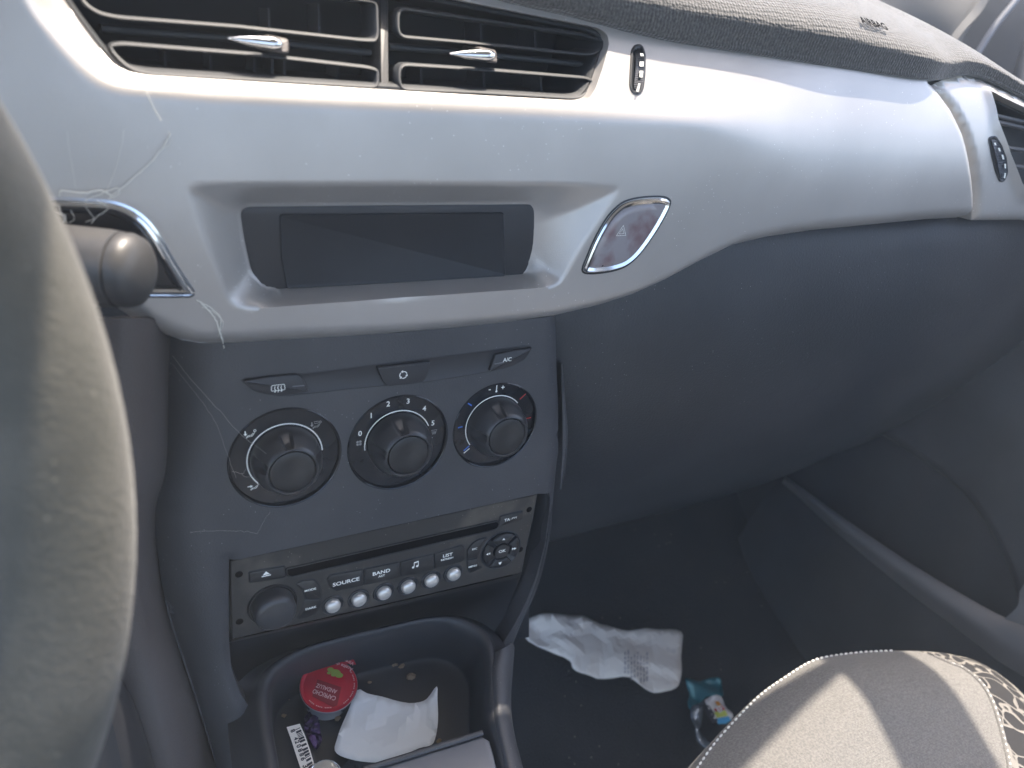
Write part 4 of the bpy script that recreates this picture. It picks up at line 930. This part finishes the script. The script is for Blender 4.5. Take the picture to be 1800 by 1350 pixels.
def crumple(pxs, z, hfun, step=.003):
    P = [Pz(x, y, z)[:2] for x, y in pxs]; P = catmull(P, 3, True)
    return region(P, [], step, lambda X, Y: z+hfun(np.asarray(X), np.asarray(Y)), frame=FR)
nx = lambda X, Y, k, s: np.sin(X*k+s+1.7*np.sin(Y*k*.7+s))*np.cos(Y*k*.9-s*1.3+1.1*np.sin(X*k*.6))
def ridge(X, Y, k, s): return np.abs(nx(X, Y, k, s))
Pt = Pz(680, 1290, ZT+.01)
h1 = lambda X, Y: .004+.0018*nx(X, Y, 55, .3)-.0022*ridge(X, Y, 95, 2)+.012*np.clip((Pt[1]-.014-Y)/.03, 0, 1)**2+.006*np.clip((Pt[0]-.022-X)/.02, 0, 1)**2+.010*sstep(Pt[0]+.025, Pt[0]+.045, X)
V, Fc = crumple([(627, 1217), (645, 1222), (672, 1228), (700, 1236), (728, 1241), (748, 1236), (763, 1221), (765, 1240), (767, 1275), (763, 1305), (754, 1315), (735, 1320), (705, 1334), (672, 1342), (635, 1340), (605, 1335), (588, 1323), (592, 1302), (600, 1278), (612, 1250)], ZT+.008, h1, .0045)
o_ = obj('paper_scrap', V, Fc, paper2, None, angle=7); sol = o_.modifiers.new('s', 'SOLIDIFY'); sol.thickness = .0003; own(o_, 'torn white paper scrap with a brown stain lying in the tray', 'paper')
ZF = .215
h2 = lambda X, Y: .006+(.005*ridge(X, Y, 40, .8)+.003*nx(X, Y, 75, 2.2)+.0025*ridge(X, Y, 120, .5))*sstep(.60, .50, X)+.002*ridge(X, Y, 60, .3)
V, Fc = crumple([(915, 1128), (924, 1098), (945, 1092), (975, 1090), (1000, 1089), (1030, 1093), (1065, 1106), (1100, 1116), (1130, 1113), (1160, 1113), (1194, 1116), (1195, 1140), (1193, 1170), (1191, 1200), (1183, 1217), (1155, 1224), (1130, 1216), (1102, 1199), (1060, 1198), (1025, 1193), (1003, 1184), (996, 1168), (960, 1150)], ZF, h2, .0065)
bag = thing('paper_bag', 'crumpled pale paper bag with faded print on the footwell floor', 'paper bag', Pz(1060, 1150, ZF))
o_ = obj('bag_sheet', V, Fc, paper, bag, angle=9); sol = o_.modifiers.new('s', 'SOLIDIFY'); sol.thickness = .0008
mb = MB()
def onbag(x, y): p = Pz(x, y, ZF+.012); q = Pz(x, y, ZF+float(h2(np.array([p[0]]), np.array([p[1]]))[0])+.0012); return q
for x in np.arange(1098, 1140, 5.5):
    y0 = 1142+random.random()*14; y = y0
    while y < 1196-(1138-x)*.3:
        ln = 4+random.random()*12; a = [onbag(x, y), onbag(x+2.2, y), onbag(x+2.0, y+ln*.6), onbag(x-.4, y+ln*.6)]; mb.add(a, [(0, 1, 2, 3)]); y += ln*.6+2.5
mb.build('faded_print', print_pale, bag); mb = MB()
for i in range(2):
    for t in np.linspace(0, 6.2, 9)[:-1]:
        x = 1174+i*9; y = 1141+i*3; a = [onbag(x+3*math.cos(t)+u, y+3*math.sin(t)+v) for u, v in ((0, 0), (1.3, 0), (1.3, 1.2), (0, 1.2))]; mb.add(a, [(0, 1, 2, 3)])
mb.build('round_stamp', print_pale, bag)
wrap = thing('snack_wrapper', 'torn teal snack wrapper with rainbow stripes on the carpet by the seat', 'wrapper', Pz(1240, 1250, ZF))
h3 = lambda X, Y: .006+.005*ridge(X, Y, 70, 1.1)+.003*nx(X, Y, 130, .2)
def piece(px, m, nm, dz=0, st=.003, par=wrap):
    V, Fc = crumple(px, ZF+dz, h3, st); o = obj(nm, V, Fc, m, par, angle=40); so_ = o.modifiers.new('s', 'SOLIDIFY'); so_.thickness = .0005; return o
piece([(1201, 1199), (1225, 1201), (1245, 1196), (1262, 1199), (1266, 1213), (1266, 1230), (1250, 1234), (1236, 1232), (1222, 1246), (1208, 1255), (1204, 1240), (1210, 1226), (1206, 1214)], teal, 'teal_end')
piece([(1208, 1253), (1222, 1244), (1230, 1240), (1230, 1262), (1228, 1282), (1222, 1290), (1240, 1305), (1262, 1322), (1250, 1330), (1225, 1312), (1215, 1288)], wclear, 'grey_foil', .001)
piece([(1235, 1236), (1262, 1231), (1274, 1250), (1284, 1266), (1272, 1275), (1258, 1272), (1244, 1255)], wwhite, 'label_band', .006)
def onw(x, y, dz=.0085): p = Pz(x, y, ZF+.014); return Pz(x, y, ZF+dz+float(h3(np.array([p[0]]), np.array([p[1]]))[0]))
for q, m, nm in (([(1263, 1232), (1268, 1239), (1262, 1241), (1256, 1233)], worange, 'orange_stripe'), ([(1255, 1246), (1268, 1239), (1275, 1247), (1258, 1251)], wred, 'red_stripe'), ([(1255, 1252), (1275, 1248), (1280, 1258), (1260, 1262)], wgreen, 'green_stripe'), ([(1259, 1263), (1281, 1259), (1285, 1266), (1276, 1272), (1262, 1273)], wblue, 'blue_stripe')):
    mb = MB(); mb.add([onw(*p) for p in q], [tuple(range(len(q)))]); mb.build(nm, m, wrap)
mb = MB()
for s, a, b in (('O', (1240, 1243), (1250, 1249)), ('N', (1243, 1254), (1253, 1251)), ('E', (1247, 1263), (1256, 1259))):
    textfit(mb, s, onw(*a, .009), onw(*b, .009), lift=.0006, bold=.05)
mb.build('lettering', dark_print, wrap)
mb = MB(); textfit(mb, 'EF', onw(1261, 1250, .0095), onw(1270, 1245, .0095), lift=.001, bold=.04); mb.build('white_lettering', wwhite, wrap)

strip = thing('barcode_strip', 'curled white strip with a barcode and the number 8 420886 317', 'label strip', Pz(530, 1310, ZT))
SP = [(504, 1278), (527, 1272), (536, 1292), (545, 1318), (553, 1345), (560, 1380), (535, 1384), (529, 1352), (520, 1325), (512, 1300)]
SZ = ZT+.010; V, Fc = loft([Pz(x, y, SZ)[:2] for x, y in SP], [(0, -.0006), (0, 0)], const(SZ), frame=FR, capb=True); obj('paper_strip', V, Fc, paper, strip)
Lc = [np.array(p, float) for p in [(508, 1284), (517, 1307), (526, 1332), (534, 1358), (540, 1384)]]; Rc = [np.array(p, float) for p in [(527, 1275), (537, 1298), (545, 1322), (552, 1347), (560, 1380)]]
Lp = catmull(Lc, 20); Rp = catmull(Rc, 20)
mb = MB(); random.seed(8); i = 3
while i < len(Lp)-6:
    wdt = random.choice([1, 1, 2, 3]); 
    def at(j, k): return Lp[j]*(1-k)+Rp[j]*k
    a = [at(i, .48), at(i, .93), at(min(i+wdt, len(Lp)-1), .93), at(min(i+wdt, len(Lp)-1), .48)]
    mb.add([Pz(x, y, SZ)+np.array([0, 0, .0003]) for x, y in a], [(0, 1, 2, 3)]); i += wdt+random.choice([1, 1, 2, 3])
for s, j in (('8', 1), ('4', 13), ('2', 18), ('0', 24), ('8', 30), ('8', 36), ('6', 42), ('3', 52), ('1', 58), ('7', 64)):
    if j+5 < len(Lp): a = at(j, .26); b = at(j+4, .26); textfit(mb, s, Pz(a[0], a[1], SZ), Pz(b[0], b[1], SZ), lift=.0003, bold=.03)
mb.build('barcode_print', dark_print, strip)
coin = thing('metal_ring', 'bright rim of a small metal disc at the bottom edge of the tray', 'ring', Pz(570, 1365, ZT))
V, Fc = revolve(*Pz(571, 1366, ZT+.012)[:2], [(.0100, -.002), (.0100, 0), (.0094, .0005), (.0086, 0), (.001, -.0004)], ZT+.012, 40, frame=FR); obj('disc', V, Fc, chrome, coin)
V, Fc = crumple([(536, 1262), (545, 1254), (558, 1258), (560, 1272), (566, 1300), (556, 1318), (540, 1300), (534, 1278)], ZT+.003, lambda X, Y: .004*ridge(X, Y, 260, 1)+.003*nx(X, Y, 420, 0), .0012)
own(obj('sweet_wrapper', V, Fc, purple, None, angle=20), 'small dark purple shiny sweet wrapper just below the red tub', 'wrapper')
random.seed(5)
for k, (x, y, s) in enumerate([(703, 1140, 1.6), (694, 1168, 1.4), (706, 1171, 1.5), (721, 1189, 2.2), (593, 1263, 1.3), (503, 1228, 1.6), (499, 1258, 1.0), (772, 1302, 1.3), (650, 1199, .9)]):
    c = Pz(x, y, ZT+.002); V = []; s *= .0011
    for i in range(5):
        for j in range(8):
            th = math.pi*i/4; ph = 2*math.pi*j/8; r = s*(1+.35*random.uniform(-1, 1)); V.append(c+r*np.array([math.sin(th)*math.cos(ph)*1.3, math.sin(th)*math.sin(ph), .7*math.cos(th)]))
    Fc = [(i*8+j, i*8+(j+1) % 8, (i+1)*8+(j+1) % 8, (i+1)*8+j) for i in range(4) for j in range(8)]
    own(obj('crumb', V, Fc, crumb_m, None), ['tan crumb in the tray'][0]+[' nearest its back rim', ', left one of a close pair', ', right one of a close pair', ' with the largest size right of the red tub', ' just under the red tub', ' on the far left, upper', ' on the far left, lower, tiny', ' by the front lid edge', ' beside the right edge of the red tub'][k], 'crumb', 'crumbs scattered in the tray')

# ------------------------------------------------------------------ cobweb strands, and a golden glint built the same way
def wob(pts, a=.6, n=6):
    P = catmull([np.array(p, float) for p in pts], n); return [p+np.array([random.gauss(0, a), random.gauss(0, a)]) for p in P]
def strands(label, lst, hf, lift=.0015, r=.00012, m=None):
    mb = MB()
    for px, rr in lst:
        hl = lambda X, S: hf(X, S)+lift
        pts = [dash(*xs(x, y, hl), float(hl(*[np.array([v]) for v in xs(x, y, hl)])[0])) for x, y in wob(px, .5)]
        mb.add(*tube(pts, r*rr, 5))
    o = mb.build('cobweb', m or web_m, None); own(o, label, 'cobweb'); return o
strands('dusty cobweb strung over the fascia above the chrome-rimmed insert', [([(104, 345), (108, 335), (130, 337), (152, 339), (175, 334), (196, 344)], 2.6), ([(196, 344), (215, 330), (240, 308), (262, 288), (284, 262), (300, 235)], 1.7), ([(150, 352), (175, 342), (205, 330), (208, 340), (190, 350)], 1.8),
         ([(258, 160), (270, 190), (284, 212)], 1.0), ([(218, 228), (212, 265), (200, 305), (188, 334)], .6), ([(118, 230), (126, 290), (134, 330)], .4), ([(296, 232), (300, 250), (286, 262)], .8)], HB)
strands('fine cobweb threads hanging across the left heater dial and console', [([(303, 625), (330, 660), (380, 715), (425, 765), (470, 800), (515, 850), (518, 828)], 1.1), ([(303, 640), (350, 700), (380, 745), (400, 800), (415, 840)], .7), ([(408, 828), (420, 832), (428, 832), (432, 824)], 1.2), ([(425, 832), (430, 838), (445, 838), (455, 845)], 1.0),
         ([(335, 935), (380, 933), (430, 934), (452, 938)], .9), ([(475, 900), (466, 912), (452, 938)], .7), ([(470, 806), (476, 812), (484, 810)], .8)], HC, lift=.010, r=.00007, m=web_dim)
strands('golden glint of light built as thin strands on the silver fascia under the insert corner', [([(345, 527), (352, 532), (362, 541), (372, 552), (380, 565), (384, 578), (388, 590), (394, 612)], 2.4), ([(350, 530), (366, 538), (378, 548), (388, 560), (386, 580), (392, 600)], 2.0), ([(355, 540), (370, 546), (384, 556), (392, 568), (384, 590)], 1.5)], HB2, lift=.0006)  # a glint of light modelled as pale strands
strands('tangled cobweb over the chrome rim above the stalk', [([(92, 368), (104, 374), (115, 380), (112, 392)], 1.6), ([(104, 362), (108, 375), (118, 392)], 1.0), ([(160, 392), (172, 380), (190, 366), (170, 352)], 1.0), ([(125, 370), (130, 385), (120, 392)], .8), ([(150, 360), (158, 375), (165, 384), (150, 390)], .7)], HB, lift=.003)
mb = MB(); a = Pd(1535, 45, .50)
# flat dark AIRBAG letters laid just above the pad
bpy.context.view_layer.update()
from mathutils.bvhtree import BVHTree
me = pad.data; bv = BVHTree.FromPolygons([Vector(v.co)+Vector(off(dashb)) for v in me.vertices], [tuple(p.vertices) for p in me.polygons])
def hit(px, py): r = ray(px, py); h = bv.ray_cast(Vector(EYE), Vector(r/np.linalg.norm(r))); return np.array(h[0]), np.array(h[1])
(p0, n0), (p1_, n1) = hit(1508, 40), hit(1554, 53)
n0 = n0 if n0[2] > 0 else -n0
mb = MB(); textfit(mb, 'AIRBAG', p0, p1_, up=n0, lift=.002, hscale=1.3, bold=.03)
mb.build('airbag_lettering', dark_m, dashb)
